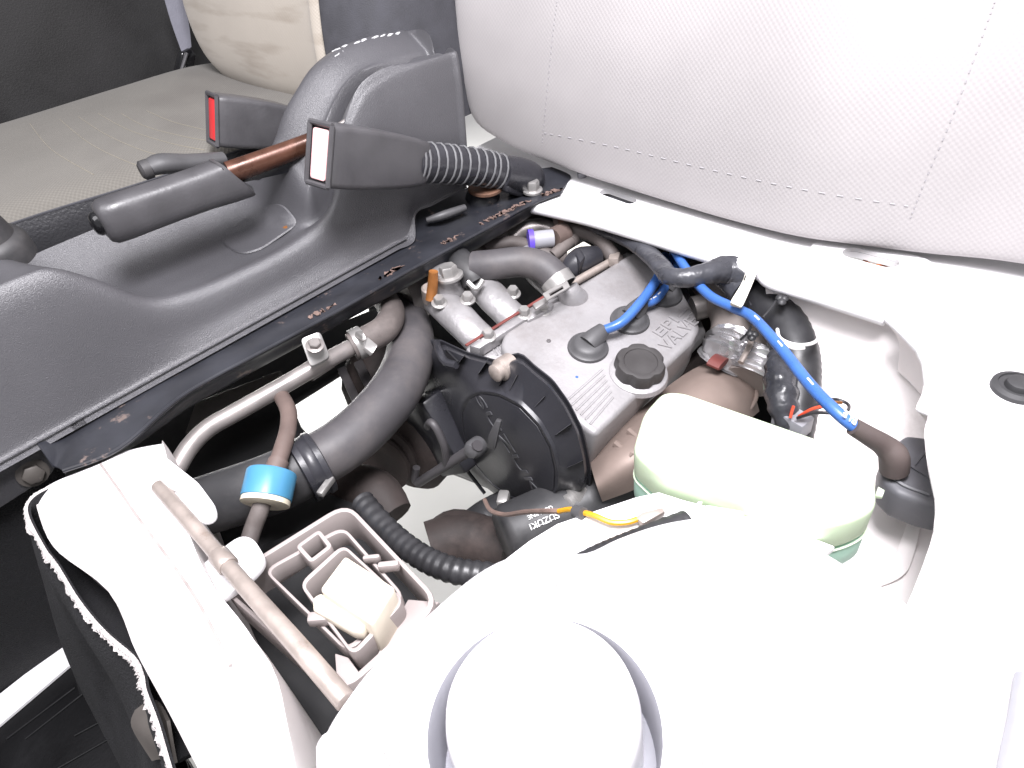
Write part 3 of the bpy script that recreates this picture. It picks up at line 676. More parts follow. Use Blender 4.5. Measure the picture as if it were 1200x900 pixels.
# belt beyond the seat
fb = thing('seat_belt', 'grey seat belt webbing running down into a black guide beside the beige backrest', 'seat belt', Px(215, 95, -1.27))
obj('webbing', grid([[Px(190, -10, -1.29), Px(214, -10, -1.29)], [Px(200, 25, -1.285), Px(221, 28, -1.285)], [Px(213, 62, -1.28), Px(224, 55, -1.28)]], 4, 3), 'belt_webbing', fb, sol=.0015)
obj('guide', prism([Px(213, 62, -1.27), Px(224, 56, -1.27), Px(231, 64, -1.27), Px(228, 78, -1.27), Px(212, 100, -1.27), Px(204, 100, -1.27)], (-.02, 0, 0)), 'gloss_black', fb, bev=.004)
obj('guide_slot', tube([Px(219, 62, -1.268), Px(208, 97, -1.268)], .003, 8, 2), 'grip_plastic', fb)
obj('guide_post', prism([Px(222, 76, -1.262), Px(256, 88, -1.262), Px(240, 110, -1.262), Px(208, 104, -1.262)], (-.01, 0, 0)), 'gloss_black', fb, bev=.003)

# ================================================================ NEAR SEAT, TIPPED BACK
ns = thing('tipped_seat', 'light grey woven fabric seat tipped back above the engine bay', 'seat', (-.3, .62, .0))
zb = [(-.706, .112, .06), (-.712, .100, .03), (-.708, .066, .010), (-.688, .040, .002), (-.635, .0245, .0), (-.565, .0165, -.002), (-.483, .0115, -.003), (-.395, .0085, -.003), (-.313, .007, -.003), (-.238, .009, -.002), (-.185, .009, .012), (-.132, .008, .030), (-.058, .014, .044), (.06, .018, .052), (.25, .025, .06)]
zz = [(.014, .06), (.004, .022), (.0, .009), (.003, .001), (.012, -.004), (.05, -.005), (.10, -.002), (.17, .008), (.27, .035), (.40, .08), (.57, .135)]
rowsn = [[V(x, .588+yo+xo, z0+dz) for x, z0, xo in zb] for dz, yo in zz]
sg = grid(rowsn, 6, 5)
obj('seat_cover', sg, 'seat_fabric_grey', ns, ang=80)
bv = BVHTree.FromPolygons(sg[0], sg[1])
def on_seat(px, py):
    h = bv.ray_cast(CAM, ray(px, py).normalized()); return h[0]
for pts in ([(653, 2), (648, 40), (643, 90), (638, 140), (635, 172)], [(1166, 2), (1145, 60), (1115, 140), (1085, 210), (1066, 258)], [(638, 156), (720, 172), (820, 196), (940, 222), (1072, 243)]):
    P_ = [on_seat(*q) for q in pts]; P_ = [p for p in P_ if p]
    Q = spline(P_, 14); Q = [(bv.ray_cast(CAM, (p-CAM).normalized())[0] or p) for p in Q]
    for i in range(0, len(Q)-2, 2):
        obj('seam_stitch', tube([Q[i], Q[i]*.3+Q[i+1]*.7], .0007, 5, 1), 'seat_thread', ns)
obj('rear_pad', grid([[V(-.75, .74, .18+.03*k), V(-.735, .70, .175+.03*k), V(-.69, .68, .17+.03*k), V(-.64, .69, .165+.03*k)] for k in (0, 1, 2, 4, 6)], 5, 5), 'seat_fabric_grey', ns, sol=.004)

# ================================================================ ENGINE
en = thing('engine', 'grimy aluminium engine with black timing cover in the open bay', 'engine', (-.40, .42, -.42))
n0 = V(.20, -.03, 1).normalized(); q0 = V(-.36, .42, -.058)         # valve cover top plane
def VC(px, py, off=0): return Pn(px, py, q0+n0*off, n0)
vo = [(586, 404), (592, 386), (604, 375), (640, 355), (668, 347), (672, 338), (700, 320), (735, 298), (756, 290), (776, 300), (800, 340), (815, 366), (821, 384), (812, 400), (702, 506), (684, 520), (640, 470), (600, 430)]
def clipy(pts, y0):
    out = []
    for i in range(len(pts)):
        a_, b_ = pts[i-1], pts[i]
        if (a_.y >= y0) != (b_.y >= y0): out.append(a_.lerp(b_, (y0-a_.y)/(b_.y-a_.y)))
        if b_.y >= y0: out.append(b_)
    return out
vc = obj('valve_cover', prism(clipy([VC(a, b) for a, b in vo], .322), -n0*.055), 'aluminium', en, bev=.007, seg=4, bang=25)
obj('side_ledge', prism(clipy([VC(a, b, -.05) for a, b in ((560, 400), (600, 372), (735, 294), (790, 300), (828, 388), (700, 520), (640, 500))], .326), -n0*.02), 'cast_aluminium', vc, bev=.003)
for i in range(6):
    a0 = (664+i*5.5, 470+i*5.5); a1 = (706+i*2.5, 433+i*6.5)
    obj('cooling_rib', tube([VC(*a0, .0), VC(*a1, .0)], .0013, 6, 1), 'aluminium', vc)
ru = (VC(716, 446)-VC(672, 487)); 
rdir = (VC(800, 371)-VC(770, 398)).normalized()
text('cast_letters', 'EPI', 'aluminium', vc, VC(781, 383, .0007), rdir, n0.cross(rdir), .017, .0022, .032)
text('cast_letters', 'VALVE', 'aluminium', vc, VC(796, 391, .0007), rdir, n0.cross(rdir), .019, .0022, .056)
for i in range(3):
    obj('cast_bar', tube([VC(795+i*4, 372+i*5, .0), VC(806+i*4, 361+i*6, .0)], .0014, 6, 1), 'aluminium', vc)
obj('paint_dot', lathe(VC(676, 442, -.0002), n0, [(0, .0016), (.0005, .0015)], 8), 'blue_cable', vc)
for q in ((637, 363), (597, 400)): pass
obj('cover_bolt', hexbolt(VC(637, 365, -.001), n0, .0055, .006), 'zinc', vc)
obj('cover_mark', hexbolt(VC(643, 400, -.0003), n0, .0024, .0012, False), 'hose_rubber', vc)
obj('breather_neck', tube([VC(672, 352, -.006), VC(668, 345, .004), VC(664, 338, .01)], [.017, .014, .0125], 20, 4), 'aluminium', vc)
obj('rear_sensor', lathe(VC(812, 362, -.03), (.6, .8, .1), [(0, .014), (.03, .014), (.036, .012), (.05, .010), (.056, .006)], 20), 'steel_pipe', vc)
# oil filler cap
oc = VC(748, 436, .0); 
capv = []; 
def scallop(p, ax, prof, n=48, lobes=6, dep=.10):
    ax = Vector(ax).normalized(); a = ax.orthogonal().normalized(); b = ax.cross(a); vs = []; fs = []
    for t, r, q in prof:
        for k in range(n):
            an = 2*math.pi*k/n
            x = math.cos(lobes*an); m_ = 1-q*dep*max(0, x)**2
            vs.append(p+ax*t+(a*math.cos(an)+b*math.sin(an))*r*m_)
    for i in range(len(prof)-1):
        for k in range(n): fs.append((i*n+k, i*n+(k+1) % n, (i+1)*n+(k+1) % n, (i+1)*n+k))
    fs.append(tuple(range(n-1, -1, -1))); fs.append(tuple((len(prof)-1)*n+k for k in range(n))); return vs, fs
obj('filler_boss', lathe(oc-n0*.004, n0, [(0, .030), (.005, .0285), (.007, .025)], 40), 'aluminium', en)
cap = obj('oil_filler_cap', scallop(oc, n0, [(.002, .021, 0), (.003, .0245, 1), (.006, .025, 1), (.014, .0242, 1), (.0165, .0228, 1), (.017, .020, .5), (.0165, .0165, 0), (.0155, .0158, 0), (.0155, .012, 0), (.016, .006, 0)]), 'cap_rubber', en, ang=35)

# timing cover: flange, body, round pulley cover
YT = .335
DT = -.030
def TC(px, py, y=YT): return Py(px, py, y+DT)
fo = [(497, 402), (508, 393), (522, 396), (530, 407), (590, 424), (598, 414), (612, 412), (622, 424), (648, 444), (668, 472), (684, 504), (692, 540), (694, 566), (686, 580), (670, 584), (640, 588), (600, 584), (556, 566), (520, 552), (482, 540), (470, 520), (485, 470)]
pe = [(539, 480), (547, 464), (562, 457), (585, 461), (610, 474), (632, 497), (647, 524), (654, 553), (653, 576), (644, 587), (624, 590), (600, 585), (575, 568), (554, 543), (542, 512)]
def polar(poly, c, an):
    dx, dy = math.cos(an), math.sin(an); best = 1
    for i in range(len(poly)):
        (x1, y1), (x2, y2) = poly[i-1], poly[i]
        ex, ey = x2-x1, y2-y1; den = dx*ey-dy*ex
        if abs(den) < 1e-9: continue
        t = ((x1-c[0])*ey-(y1-c[1])*ex)/den; u_ = ((x1-c[0])*dy-(y1-c[1])*dx)/den
        if t > 0 and -1e-6 <= u_ <= 1+1e-6: best = max(best, t)
    return best
cc = (600, 522); NA = 96
def smooth_r(poly, w_):
    r = [polar(poly, cc, 2*math.pi*k/NA) for k in range(NA)]
    for _ in range(w_): r = [(r[k-1]+2*r[k]+r[(k+1) % NA])/4 for k in range(NA)]
    return r
ro = smooth_r(fo, 1); ri = smooth_r(pe, 3)
vs = []; fs = []
prof_t = [(0, 0, .362), (0, 0, .346), (.03, 0, .3445), (.10, 0, .3445), (.13, 0, .340), (.16, 0, .3335), (.20, 0, .331), (.55, 0, .326), (.90, 0, .320), (.97, 0, .3175), (1, 0, .3165), (1, .03, .3163), (1, .05, .3172), (1, .5, .3172), (1, .98, .3172)]
for m_, k_, y in prof_t:
    for k in range(NA):
        an = 2*math.pi*k/NA; r = (ro[k]*(1-m_)+ri[k]*m_)*(1-k_) if m_ < 1 else ri[k]*(1-k_)
        if m_ < .2 and ro[k] < ri[k]+6: r = max(r, ri[k]+6*(1-m_))
        vs.append(TC(cc[0]+math.cos(an)*r, cc[1]+math.sin(an)*r, y))
for i in range(len(prof_t)-1):
    for k in range(NA): fs.append((i*NA+k, i*NA+(k+1) % NA, (i+1)*NA+(k+1) % NA, (i+1)*NA+k))
fs.append(tuple((len(prof_t)-1)*NA+k for k in range(NA)))
tcv = obj('timing_cover', (vs, fs), 'cover_plastic', en, ang=50)
def shrink(pts, f, c): return [(c[0]+(a-c[0])*f, c[1]+(b-c[1])*f) for a, b in pts]
disc = obj('pulley_cover', prism([TC(a, b, .3172) for a, b in shrink(pe, .93, (598, 524))], (0, -.0008, 0)), 'cover_plastic', tcv, bev=.0006)
# ribs between rim and flange
for a, b in (((545, 415), (535, 428)), ((572, 420), (560, 438)), ((592, 438), (584, 452)), ((605, 440), (596, 458)), ((637, 465), (625, 478)), ((668, 497), (650, 510)), ((682, 540), (664, 548)), ((522, 410), (536, 424))):
    obj('rib', prism([TC(*a, .334), TC(*a, .3265), TC(*b, .3215), TC(*b, .334)], (.0022, 0, .0022)), 'emboss_plastic', tcv)
obj('edge_strip', tube([TC(498, 470, .321), TC(522, 514, .319), TC(545, 548, .319), TC(568, 578, .321)], .0022, 8, 6), 'cover_plastic', tcv)
for q, m_ in (((599, 426), 'rod_steel'), ((681, 576), 'zinc')):
    obj('cover_bolt', lathe(TC(*q, .340), (0, -1, .1), [(0, .011), (.014, .011), (.016, .0085), (.021, .0085), (.0225, .0065)], 18), m_, tcv)
obj('corner_loop', tube([TC(512, 402, .342), TC(515, 412, .325), TC(522, 424, .319), TC(535, 428, .32)], .004, 8, 5), 'cover_plastic', tcv)
td = (TC(629, 576, .316)-TC(565, 472, .316)).normalized()
text('embossed_letters', 'SUZUKI', 'emboss_plastic', disc, TC(598, 527, .3163), td, V(0, -1, 0).cross(td), .019, .0016, .125)
# adjuster rod and lever in front of it
ad = obj('adjuster_rod', tube([TC(490, 566, .27), TC(512, 552, .28), TC(560, 522, .30)], [.0055, .0055, .006], 12, 4), 'hose_rubber', en)
obj('rod_end', lathe(TC(562, 521, .308), (.2, -1, .3), [(0, .010), (.012, .010), (.017, .0075), (.019, .002)], 20), 'boot_rubber', ad)
obj('locking_tab', prism([TC(583, 489, .305), TC(589, 491, .305), TC(582, 524, .300), TC(572, 521, .300), TC(574, 508, .300)], (.004, -.006, .003)), 'boot_rubber', ad, bev=.0015)
obj('tension_wire', tube([TC(501, 500, .285), TC(505, 495, .284), TC(513, 505, .284), TC(521, 525, .284), TC(523, 545, .284)], .0042, 10, 5), 'hose_rubber', ad)
obj('rod_hook', tube([TC(490, 566, .27), TC(486, 561, .27), TC(488, 548, .275)], .0045, 10, 4), 'hose_rubber', ad)
# brown pulley and pump housing
pu = obj('water_pump', lathe(TC(488, 520, .31), (.25, -1, .1), [(0, .055), (.02, .055), (.03, .045), (.035, .03)], 30), 'brown_underbody', en)
obj('pump_pulley', lathe(TC(455, 528, .27), (.45, -1, .2), [(0, .030), (.004, .040), (.010, .041), (.014, .036), (.018, .037), (.022, .041), (.026, .040), (.027, .030), (.02, .010)], 36), 'brown_underbody', pu)
obj('pump_bracket', prism([TC(470, 474, .30), TC(494, 472, .30), TC(522, 516, .30), TC(546, 556, .30), TC(505, 562, .30), TC(480, 545, .30)], (0, .03, 0)), 'cover_plastic', pu, bev=.004)
obj('block', box((-.415, .50, -.27), (.20, .28, .22)), 'brown_underbody', en, bev=.01)
# brown bracketry left of the fat hose
obj('thermostat_housing', tube([Pz(428, 400, -.12), Pz(445, 420, -.13), Pz(440, 450, -.15), Pz(455, 470, -.17)], [.025, .036, .04, .035], 14, 5), 'brown_underbody', en, disp=.001)
obj('water_outlet', tube([Pz(455, 340, -.09), Pz(490, 335, -.10), Pz(505, 350, -.11)], .03, 14, 4), 'brown_underbody', en)

# intake manifold
im = obj('intake_manifold', prism([VC(a, b, -.012) for a, b in ((545, 408), (560, 400), (668, 338), (690, 322), (735, 294), (745, 300), (672, 348), (590, 398), (552, 416))], -n0*.02), 'cast_aluminium', en, bev=.003)
obj('gasket', tube([VC(546, 405, .006), VC(600, 371, .006), VC(655, 337, .006)], .0020, 6, 3, flat=.6), 'red_sealant', im)
obj('flange_strip', prism([VC(a, b, .004) for a, b in ((550, 405), (650, 342), (656, 348), (600, 384), (562, 408))], -n0*.014), 'cast_aluminium', im, bev=.001)
def runner(c, r):
    return tube([VC(a, b, o) for a, b, o in c], r, 18, 6, flat=.85)
obj('runner', runner([(512, 352, -.02), (530, 366, -.012), (552, 388, -.012), (566, 402, -.02)], [.017, .019, .018, .019]), 'cast_aluminium', im)
obj('runner', runner([(556, 326, -.014), (575, 346, -.006), (594, 366, -.008), (608, 380, -.018)], [.015, .018, .017, .019]), 'cast_aluminium', im)
obj('runner', runner([(618, 300, -.02), (632, 318, -.014), (648, 334, -.014), (660, 345, -.02)], [.017, .018, .017, .018]), 'cast_aluminium', im)
obj('plenum', tube([VC(470, 345, -.05), VC(530, 318, -.05), VC(600, 280, -.05), VC(660, 250, -.05)], .036, 16, 6), 'steel_pipe', im)
obj('runner_boss', lathe(VC(527, 343, -.012), n0+V(-.3, 0, 0), [(0, .018), (.02, .017), (.03, .015), (.032, .008)], 20), 'cast_aluminium', im)
obj('clip_bolt', hexbolt(VC(528, 325, .016), n0+V(-.3, 0, 0), .010, .012), 'zinc', im)
obj('vacuum_nipple', tube([VC(505, 352, .0), VC(507, 335, .014), VC(508, 318, .03)], [.006, .0058, .005], 12, 4), 'orange_rust', im)
obj('nipple_base', lathe(VC(505, 352, -.012), n0, [(0, .009), (.018, .009), (.02, .007)], 16), 'rod_steel', im)
for q in ((515, 356), (548, 352), (601, 345), (614, 369), (648, 338), (572, 395)):
    obj('stud', hexbolt(VC(*q, .002), n0, .006, .008), 'zinc', im)
obj('flange_lug', prism([VC(a, b, .004) for a, b in ((612, 362), (640, 350), (650, 355), (646, 362), (618, 376))], -n0*.012), 'cast_aluminium', im, bev=.003)
obj('head_edge', prism(clipy([VC(a, b, -.012) for a, b in ((548, 408), (590, 384), (612, 424), (600, 434), (556, 420))], .318), -n0*.03), 'cast_aluminium', en, bev=.002)
for i in range(5):
    obj('cast_rib', tube([VC(573+i*4.5, 402-i*2.5, -.0118), VC(583+i*4.5, 417-i*2.5, -.0118)], .0014, 6, 1), 'cast_aluminium', en)
# exhaust side: manifold heat shield and catalyst shroud
hs = obj('heat_shield', grid([Pzs([(690, 536, -.13), (715, 515, -.115), (750, 480, -.11), (800, 440, -.11), (835, 424, -.115), (868, 425, -.13)]),
                              Pzs([(694, 552, -.12), (725, 528, -.10), (765, 492, -.095), (815, 455, -.09), (850, 440, -.10), (884, 446, -.12)]),
                              Pzs([(700, 572, -.125), (740, 548, -.105), (785, 515, -.095), (835, 482, -.095), (868, 465, -.105), (886, 466, -.125)]),
                              Pzs([(706, 588, -.15), (752, 570, -.13), (805, 540, -.12), (855, 505, -.12), (880, 490, -.13), (890, 482, -.15)])], 6, 6), 'heat_shield_steel', en, sol=.0015)
obj('shield_edge', tube(Pzs([(862, 422, -.125), (874, 430, -.120), (885, 446, -.118), (886, 466, -.122), (878, 480, -.125)]), .0022, 8, 6), 'heat_shield_steel', hs)
for a, b in (((722, 520, -.104), (742, 536, -.101)), ((738, 505, -.10), (756, 520, -.098))):
    obj('shield_bead', tube([Pz(*a), Pz(*b)], .004, 8, 2), 'heat_shield_steel', hs)
obj('catalyst_shroud', tube(Pzs([(706, 545, -.20), (712, 565, -.20), (730, 585, -.20)]), .055, 24, 5), 'exhaust_shroud', en)
fax = (Pz(700, 584, -.15)-Pz(606, 626, -.15)).normalized(); fS = Pz(640, 610, -.15)
fcam = (CAM-fS); fcam = (fcam-fax*fcam.dot(fax)).normalized(); fm_ = fS-fcam*.0335
ofl = obj('oil_filter', lathe(fm_-fax*.040, fax, [(0, .026), (.004, .031), (.010, .033), (.14, .033)], 36), 'black_rubber', en)
def fprint(w_, ang_, size, width, off=0):
    nn2 = (Matrix.Rotation(ang_, 3, fax) @ fcam); text('print', w_, 'print_white', ofl, fm_+fax*off+nn2*.0345, -fax, nn2.cross(-fax), size, .0006, width)
fprint('SUZUKI', -.02, .0088, .030, -.002); fprint('GENUINE', -.27, .006, .026, -.002); fprint('______', .14, .008, .026, -.002)
# its printed label lies on a flat of the canister
# starter / bracket below
obj('starter_motor', tube([Pz(505, 640, -.24), Pz(545, 630, -.24), Pz(600, 645, -.24)], .028, 18, 4), 'brown_underbody', en)
obj('starter_nose', tube([Pz(505, 628, -.24), Pz(530, 622, -.24), Pz(560, 632, -.24)], [.014, .024, .028], 14, 4), 'brown_underbody', en)
obj('drain_pipe', tube([Pz(530, 622, -.27), Pz(565, 598, -.27), Pz(600, 578, -.26)], .006, 10, 3), 'steel_pipe', en)
obj('rubber_mount', tube([Pz(555, 625, -.25), Pz(575, 610, -.25), Pz(600, 598, -.24)], .026, 16, 4), 'black_rubber', en)
obj('wiring_plug', box(Pz(590, 585, -.18), (.012, .018, .012), Matrix.Rotation(.6, 3, 'Z')), 'zinc', en, bev=.003)

# ================================================================ HOSES AND PIPES
# fat intake hose with clamp
ih = thing('intake_hose', 'fat black rubber intake hose bending up under the console rail', 'hose', Pz(430, 520, -.11))
obj('hose', tube(Pzs([(352, 548, -.07), (393, 527, -.07), (434, 493, -.07), (467, 452, -.07), (481, 412, -.075), (478, 378, -.085), (458, 340, -.10), (440, 322, -.11)]), [.025, .0252, .0255, .026, .026, .0255, .023, .022], 28, 8), 'hose_rubber', ih)
obj('duct', tube(Pzs([(222, 598, -.085), (260, 586, -.08), (320, 566, -.072), (372, 540, -.07)]), [.0265, .027, .0275, .027], 24, 6), 'black_rubber', ih)
P0 = Pz(366, 546, -.07); PD = (Pz(395, 527, -.07)-Pz(340, 557, -.07)).normalized()
hc = obj('clamp', lathe(P0-PD*.012, PD, [(0, .0285), (.001, .0305), (.006, .031), (.008, .0295), (.014, .0295), (.016, .031), (.021, .0305), (.022, .028)], 36), 'black_plastic', ih)
obj('clamp_lug', box(Pz(382, 570, -.068), (.006, .02, .006), Matrix.Rotation(.4, 3, 'Z')), 'zinc', ih, bev=.001)
# metal coolant pipe with bracket and hose
cpz = -.035
cpi = thing('coolant_pipe', 'bare steel coolant pipe with bolted bracket running along the rail', 'pipe', Pz(300, 470, -.05))
obj('pipe', tube(Pzs([(205, 552, -.05), (222, 524, -.044), (244, 502, -.038), (275, 484, cpz), (330, 453, -.03), (380, 424, -.026), (416, 405, cpz)]), .0085, 16, 8), 'steel_pipe', cpi)
obj('pipe_sleeve', tube(Pzs([(360, 437, cpz), (385, 421, cpz)]), .0098, 16, 2), 'steel_pipe', cpi)
bk = obj('bracket', prism(rround(Pzs([(352, 397, .010), (375, 388, .010), (387, 418, -.012), (364, 430, -.012)]), .004, 3), (-.001, 0, -.003)), 'zinc', cpi, bev=.0006)
obj('bracket_bolt', hexbolt(Pz(369, 405, .006), (.4, 0, 1), .0058, .005), 'steel_pipe', bk)
obj('nipple', tube(Pzs([(325, 460, -.036), (331, 468, -.036), (335, 476, -.036)]), .0065, 10, 3), 'brown_hose', cpi)
ch = thing('coolant_hose', 'short curved brown grey coolant hose clamped on the steel pipe end', 'hose', Pz(450, 370, -.05))
obj('hose', tube(Pzs([(412, 407, cpz), (432, 397, -.034), (452, 384, -.036), (459, 366, -.04), (450, 350, -.05), (436, 340, -.06)]), .0145, 20, 8), 'dusty_hose', ch)
c1 = Pz(421, 402, cpz); cdv = (Pz(432, 397, -.034)-Pz(412, 407, cpz)).normalized()
cl = obj('spring_clamp', lathe(c1-cdv*.006, cdv, [(0, .0155), (.0, .0165), (.012, .0165), (.012, .0155)], 28, cap=False), 'zinc', ch)
obj('clamp_ear', prism(Pzs([(428, 398, -.018), (440, 408, -.02), (434, 418, -.024), (424, 410, -.02)]), (.003, .002, .004)), 'zinc', cl, bev=.001)
obj('clamp_ear', prism(Pzs([(415, 394, -.02), (424, 392, -.02), (424, 400, -.018)]), (.002, .002, .006)), 'zinc', cl, bev=.001)
# bypass hose with the blue filter
bh = thing('bypass_hose', 'thin dusty brown hose dropping from the steel pipe', 'hose', Pz(325, 560, -.06))
obj('hose', tube(Pzs([(330, 465, -.036), (338, 482, -.034), (337, 505, -.034), (329, 532, -.036), (322, 552, -.038)]), .0075, 14, 8), 'brown_hose', bh)
obj('hose_end', tube(Pzs([(327, 540, -.036), (322, 551, -.038)]), .0088, 14, 2), 'brown_hose', bh)
obj('lower_hose', tube(Pzs([(310, 582, -.045), (304, 600, -.05), (297, 618, -.058), (290, 640, -.065)]), .0072, 14, 5), 'dusty_hose', bh)
bf = thing('inline_filter', 'bright blue cylindrical inline filter with cream base on the thin hose', 'filter', Pz(316, 580, -.05))
fa = Pz(319, 553, -.037); fd = (Pz(312, 584, -.046)-fa)
obj('filter_body', lathe(fa, fd, [(0, .008), (0, .0195), (.0015, .0205), (.023, .0205), (.0235, .0195)], 36), 'blue_plastic', bf)
obj('filter_base', lathe(fa+fd.normalized()*.0235, fd, [(0, .0198), (.004, .0198), (.005, .017)], 36), 'cream_plastic', bf)
# breather hose from the cover
bz = thing('breather_hose', 'thick dark rubber breather hose curving onto the valve cover neck', 'hose', Pz(610, 310, -.08))
obj('hose', tube([VC(556, 312, .012), VC(580, 310, .018), VC(612, 307, .022), VC(638, 314, .022), VC(655, 330, .014)], .0165, 20, 8), 'hose_rubber', bz)
bc = VC(655, 332, .013); bdv = (VC(660, 340, .008)-VC(645, 320, .018)).normalized()
hc2 = obj('hose_clamp', lathe(bc-bdv*.007, bdv, [(0, .0165), (0, .018), (.013, .018), (.013, .0165)], 28, cap=False), 'zinc', bz)
obj('clamp_frame', prism_holes(*(lambda o, h: (o, [h], n0*-.002))([VC(a, b, .03) for a, b in ((636, 344), (664, 328), (668, 336), (641, 352))], [VC(a, b, .03) for a, b in ((643, 344), (659, 335), (661, 338), (645, 347))])), 'zinc', hc2)
obj('clamp_tail', prism([VC(a, b, .018) for a, b in ((624, 356), (640, 347), (643, 353), (628, 362))], -n0*.004), 'zinc', hc2, bev=.001)
# short stub under the rail
hb2 = thing('vacuum_hose', 'dark rubber stub hose with spring clip above the intake runner', 'hose', Pz(548, 320, -.08))
obj('hose', tube([VC(530, 300, .0), VC(540, 308, .006), VC(550, 320, .006), VC(556, 330, .0)], .016, 16, 5), 'black_rubber', hb2)
obj('spring_clip', tube([VC(548, 330, .018), VC(558, 338, .014), VC(566, 328, .02)], .003, 8, 5), 'zinc', hb2)
# bundle of hoses behind the engine
for nm, lb, pts, r, m in (
    ('fuel_hose', 'brown grey hose looping down onto the rear of the valve cover', [(655, 272, -.012), (675, 270, -.004), (700, 278, .0), (715, 296, -.002), (722, 308, -.012)], .0095, 'dusty_hose'),
    ('fuel_hose', 'pale grey dusty hose beside the violet collared connector', [(598, 284, -.03), (612, 270, -.02), (634, 266, -.018), (650, 272, -.02), (656, 284, -.03)], .0105, 'steel_pipe'),
    ('fuel_hose', 'dark brown hose passing under the violet collared connector', [(570, 290, -.02), (600, 284, -.014), (625, 290, -.012), (648, 300, -.016), (662, 302, -.02)], .008, 'dusty_hose'),
    ('fuel_hose', 'short brown hose linking the tee to the black sensor', [(648, 300, -.012), (660, 290, -.008), (672, 280, -.01)], .0075, 'dusty_hose'),
    ('fuel_hose', 'thin light metal tube lying between the breather hose and dark brown hose', [(600, 294, -.012), (620, 296, -.01), (640, 302, -.012)], .004, 'zinc')):
    t = thing(nm, lb, 'hose', VC(*pts[-1]), 'hoses bundled behind the engine')
    obj('hose', tube([VC(a, b, o) for a, b, o in pts], r, 16, 6), m, t)
    obj('hose_end', tube([VC(*pts[-2])*.35+VC(*pts[-1])*.65, VC(*pts[-1])], r*1.18, 14, 2), m, t)
cnn = thing('fuel_connector', 'grey quick connector with violet collar on the hose bundle', 'connector', VC(632, 282, -.01))
a0 = VC(620, 282, .0); a1 = VC(648, 279, .0)
obj('body', tube([a0, a1], .0105, 16, 2), 'grey_plastic', cnn)
obj('collar', tube([VC(619, 282.5, .0), VC(625, 282, .0)], .0135, 18, 2), 'violet_plastic', cnn)
obj('tee', tube([VC(648, 280, -.002), VC(662, 273, -.004)], .013, 12, 2), 'brown_hose', cnn)
ps = thing('pressure_sensor', 'black plug sensor with bright white clip beside the fuel hoses', 'sensor', VC(680, 305, -.02))
obj('sensor_body', tube([VC(668, 318, -.012), VC(680, 306, -.004), VC(700, 300, -.006)], [.013, .016, .012], 12, 4), 'black_plastic', ps)
obj('plug', prism([VC(a, b, .012) for a, b in ((674, 296), (680, 290), (686, 300), (680, 308))], -n0*.018), 'black_plastic', ps, bev=.002)
obj('clip', prism([VC(a, b, .004) for a, b in ((664, 294), (684, 282), (698, 290), (686, 300), (668, 300))], -n0*.008), 'tag_white', ps, bev=.002)
fr_ = thing('fuel_rail', 'thin brown metal fuel rail along the edge of the valve cover', 'pipe', VC(700, 315, -.02))
obj('rail_tube', tube([VC(664, 336, -.006), VC(690, 321, -.006), VC(724, 302, -.006)], .0045, 10, 3), 'rod_steel', fr_)
obj('rail_clip', box(VC(720, 304, -.002), (.012, .016, .012), Matrix.Rotation(.5, 3, 'Z')), 'rod_steel', fr_, bev=.002)
hb3 = thing('hose_joint', 'brown rubber joint where the hoses meet under the white cross member', 'hose joint', VC(660, 262, -.02))
obj('joint_body', tube([VC(650, 262, -.01), VC(662, 258, -.006), VC(678, 262, -.01)], [.014, .018, .013], 12, 4), 'brown_hose', hb3)
obj('joint_band', tube([VC(658, 259, -.008), VC(664, 258, -.006)], .0195, 14, 2), 'rusty_steel', hb3)

# ================================================================ LOOMS AND CABLES
hl = thing('taped_harness', 'wiring harness wrapped in shiny black tape under the white cross member', 'wiring harness', Pz(780, 320, -.05))
obj('upper_run', tube(Pzs([(640, 246, -.03), (690, 264, -.028), (735, 280, -.022), (765, 302, -.015), (785, 325, -.01)]), [.009, .010, .0105, .0105, .010], 14, 8, flat=.7, rf=lambda i: 1+.02*math.sin(i*1.7)), 'tape', hl)
obj('lower_run', tube(Pzs([(778, 322, -.012), (800, 326, -.008), (830, 320, -.008), (852, 316, -.012), (880, 326, -.02)]), [.009, .0095, .011, .0145, .016], 14, 8, rf=lambda i: 1+.02*math.sin(i*2.1)), 'tape', hl)
obj('tape_bulge', tube(Pzs([(838, 318, -.03), (858, 326, -.026), (874, 340, -.03)]), [.010, .016, .018], 14, 6, rf=lambda i: 1+.03*math.sin(i*2.3)), 'tape', hl)
lo = thing('loom_conduit', 'fat black wiring conduit curving down the pale wall behind the coolant tank', 'conduit', Pz(925, 470, -.1))
obj('conduit', tube(Pzs([(866, 316, -.035), (890, 343, -.04), (915, 374, -.045), (931, 410, -.055), (935, 447, -.07), (931, 487, -.085), (926, 530, -.10)]), [.018, .0205, .021, .021, .020, .019, .016], 20, 10, rf=corr(2, .03)), 'loom_black', lo)
obj('split_seam', tube(Pzs([(912, 415, -.05), (914, 440, -.055), (917, 472, -.065), (924, 503, -.08)]), [.009, .014, .014, .008], 12, 6, rf=lambda i: 1+.08*math.sin(i*2)), 'tape', lo)
obj('collar', prism(Pzs([(876, 330, -.03), (896, 336, -.03), (906, 352, -.04), (896, 366, -.045), (878, 356, -.035)]), (0, 0, -.01)), 'black_plastic', lo, bev=.002)
tg = thing('cable_tag', 'folded cream plastic strap around the harness hanging from the cross member', 'cable strap', Pz(872, 335, -.02))
obj('strap', grid([Pzs([(877, 307, .004), (889, 314, .004)]), Pzs([(870, 330, .008), (881, 334, .008)]), Pzs([(857, 352, .004), (870, 358, .004)]), Pzs([(856, 358, -.006), (866, 361, -.006)])], 5, 2), 'tag_white', tg, sol=.0012)
obj('strap_slit', tube(Pzs([(874, 323, .0095), (872, 328, .0095)]), .0007, 6, 2), 'black_plastic', tg)
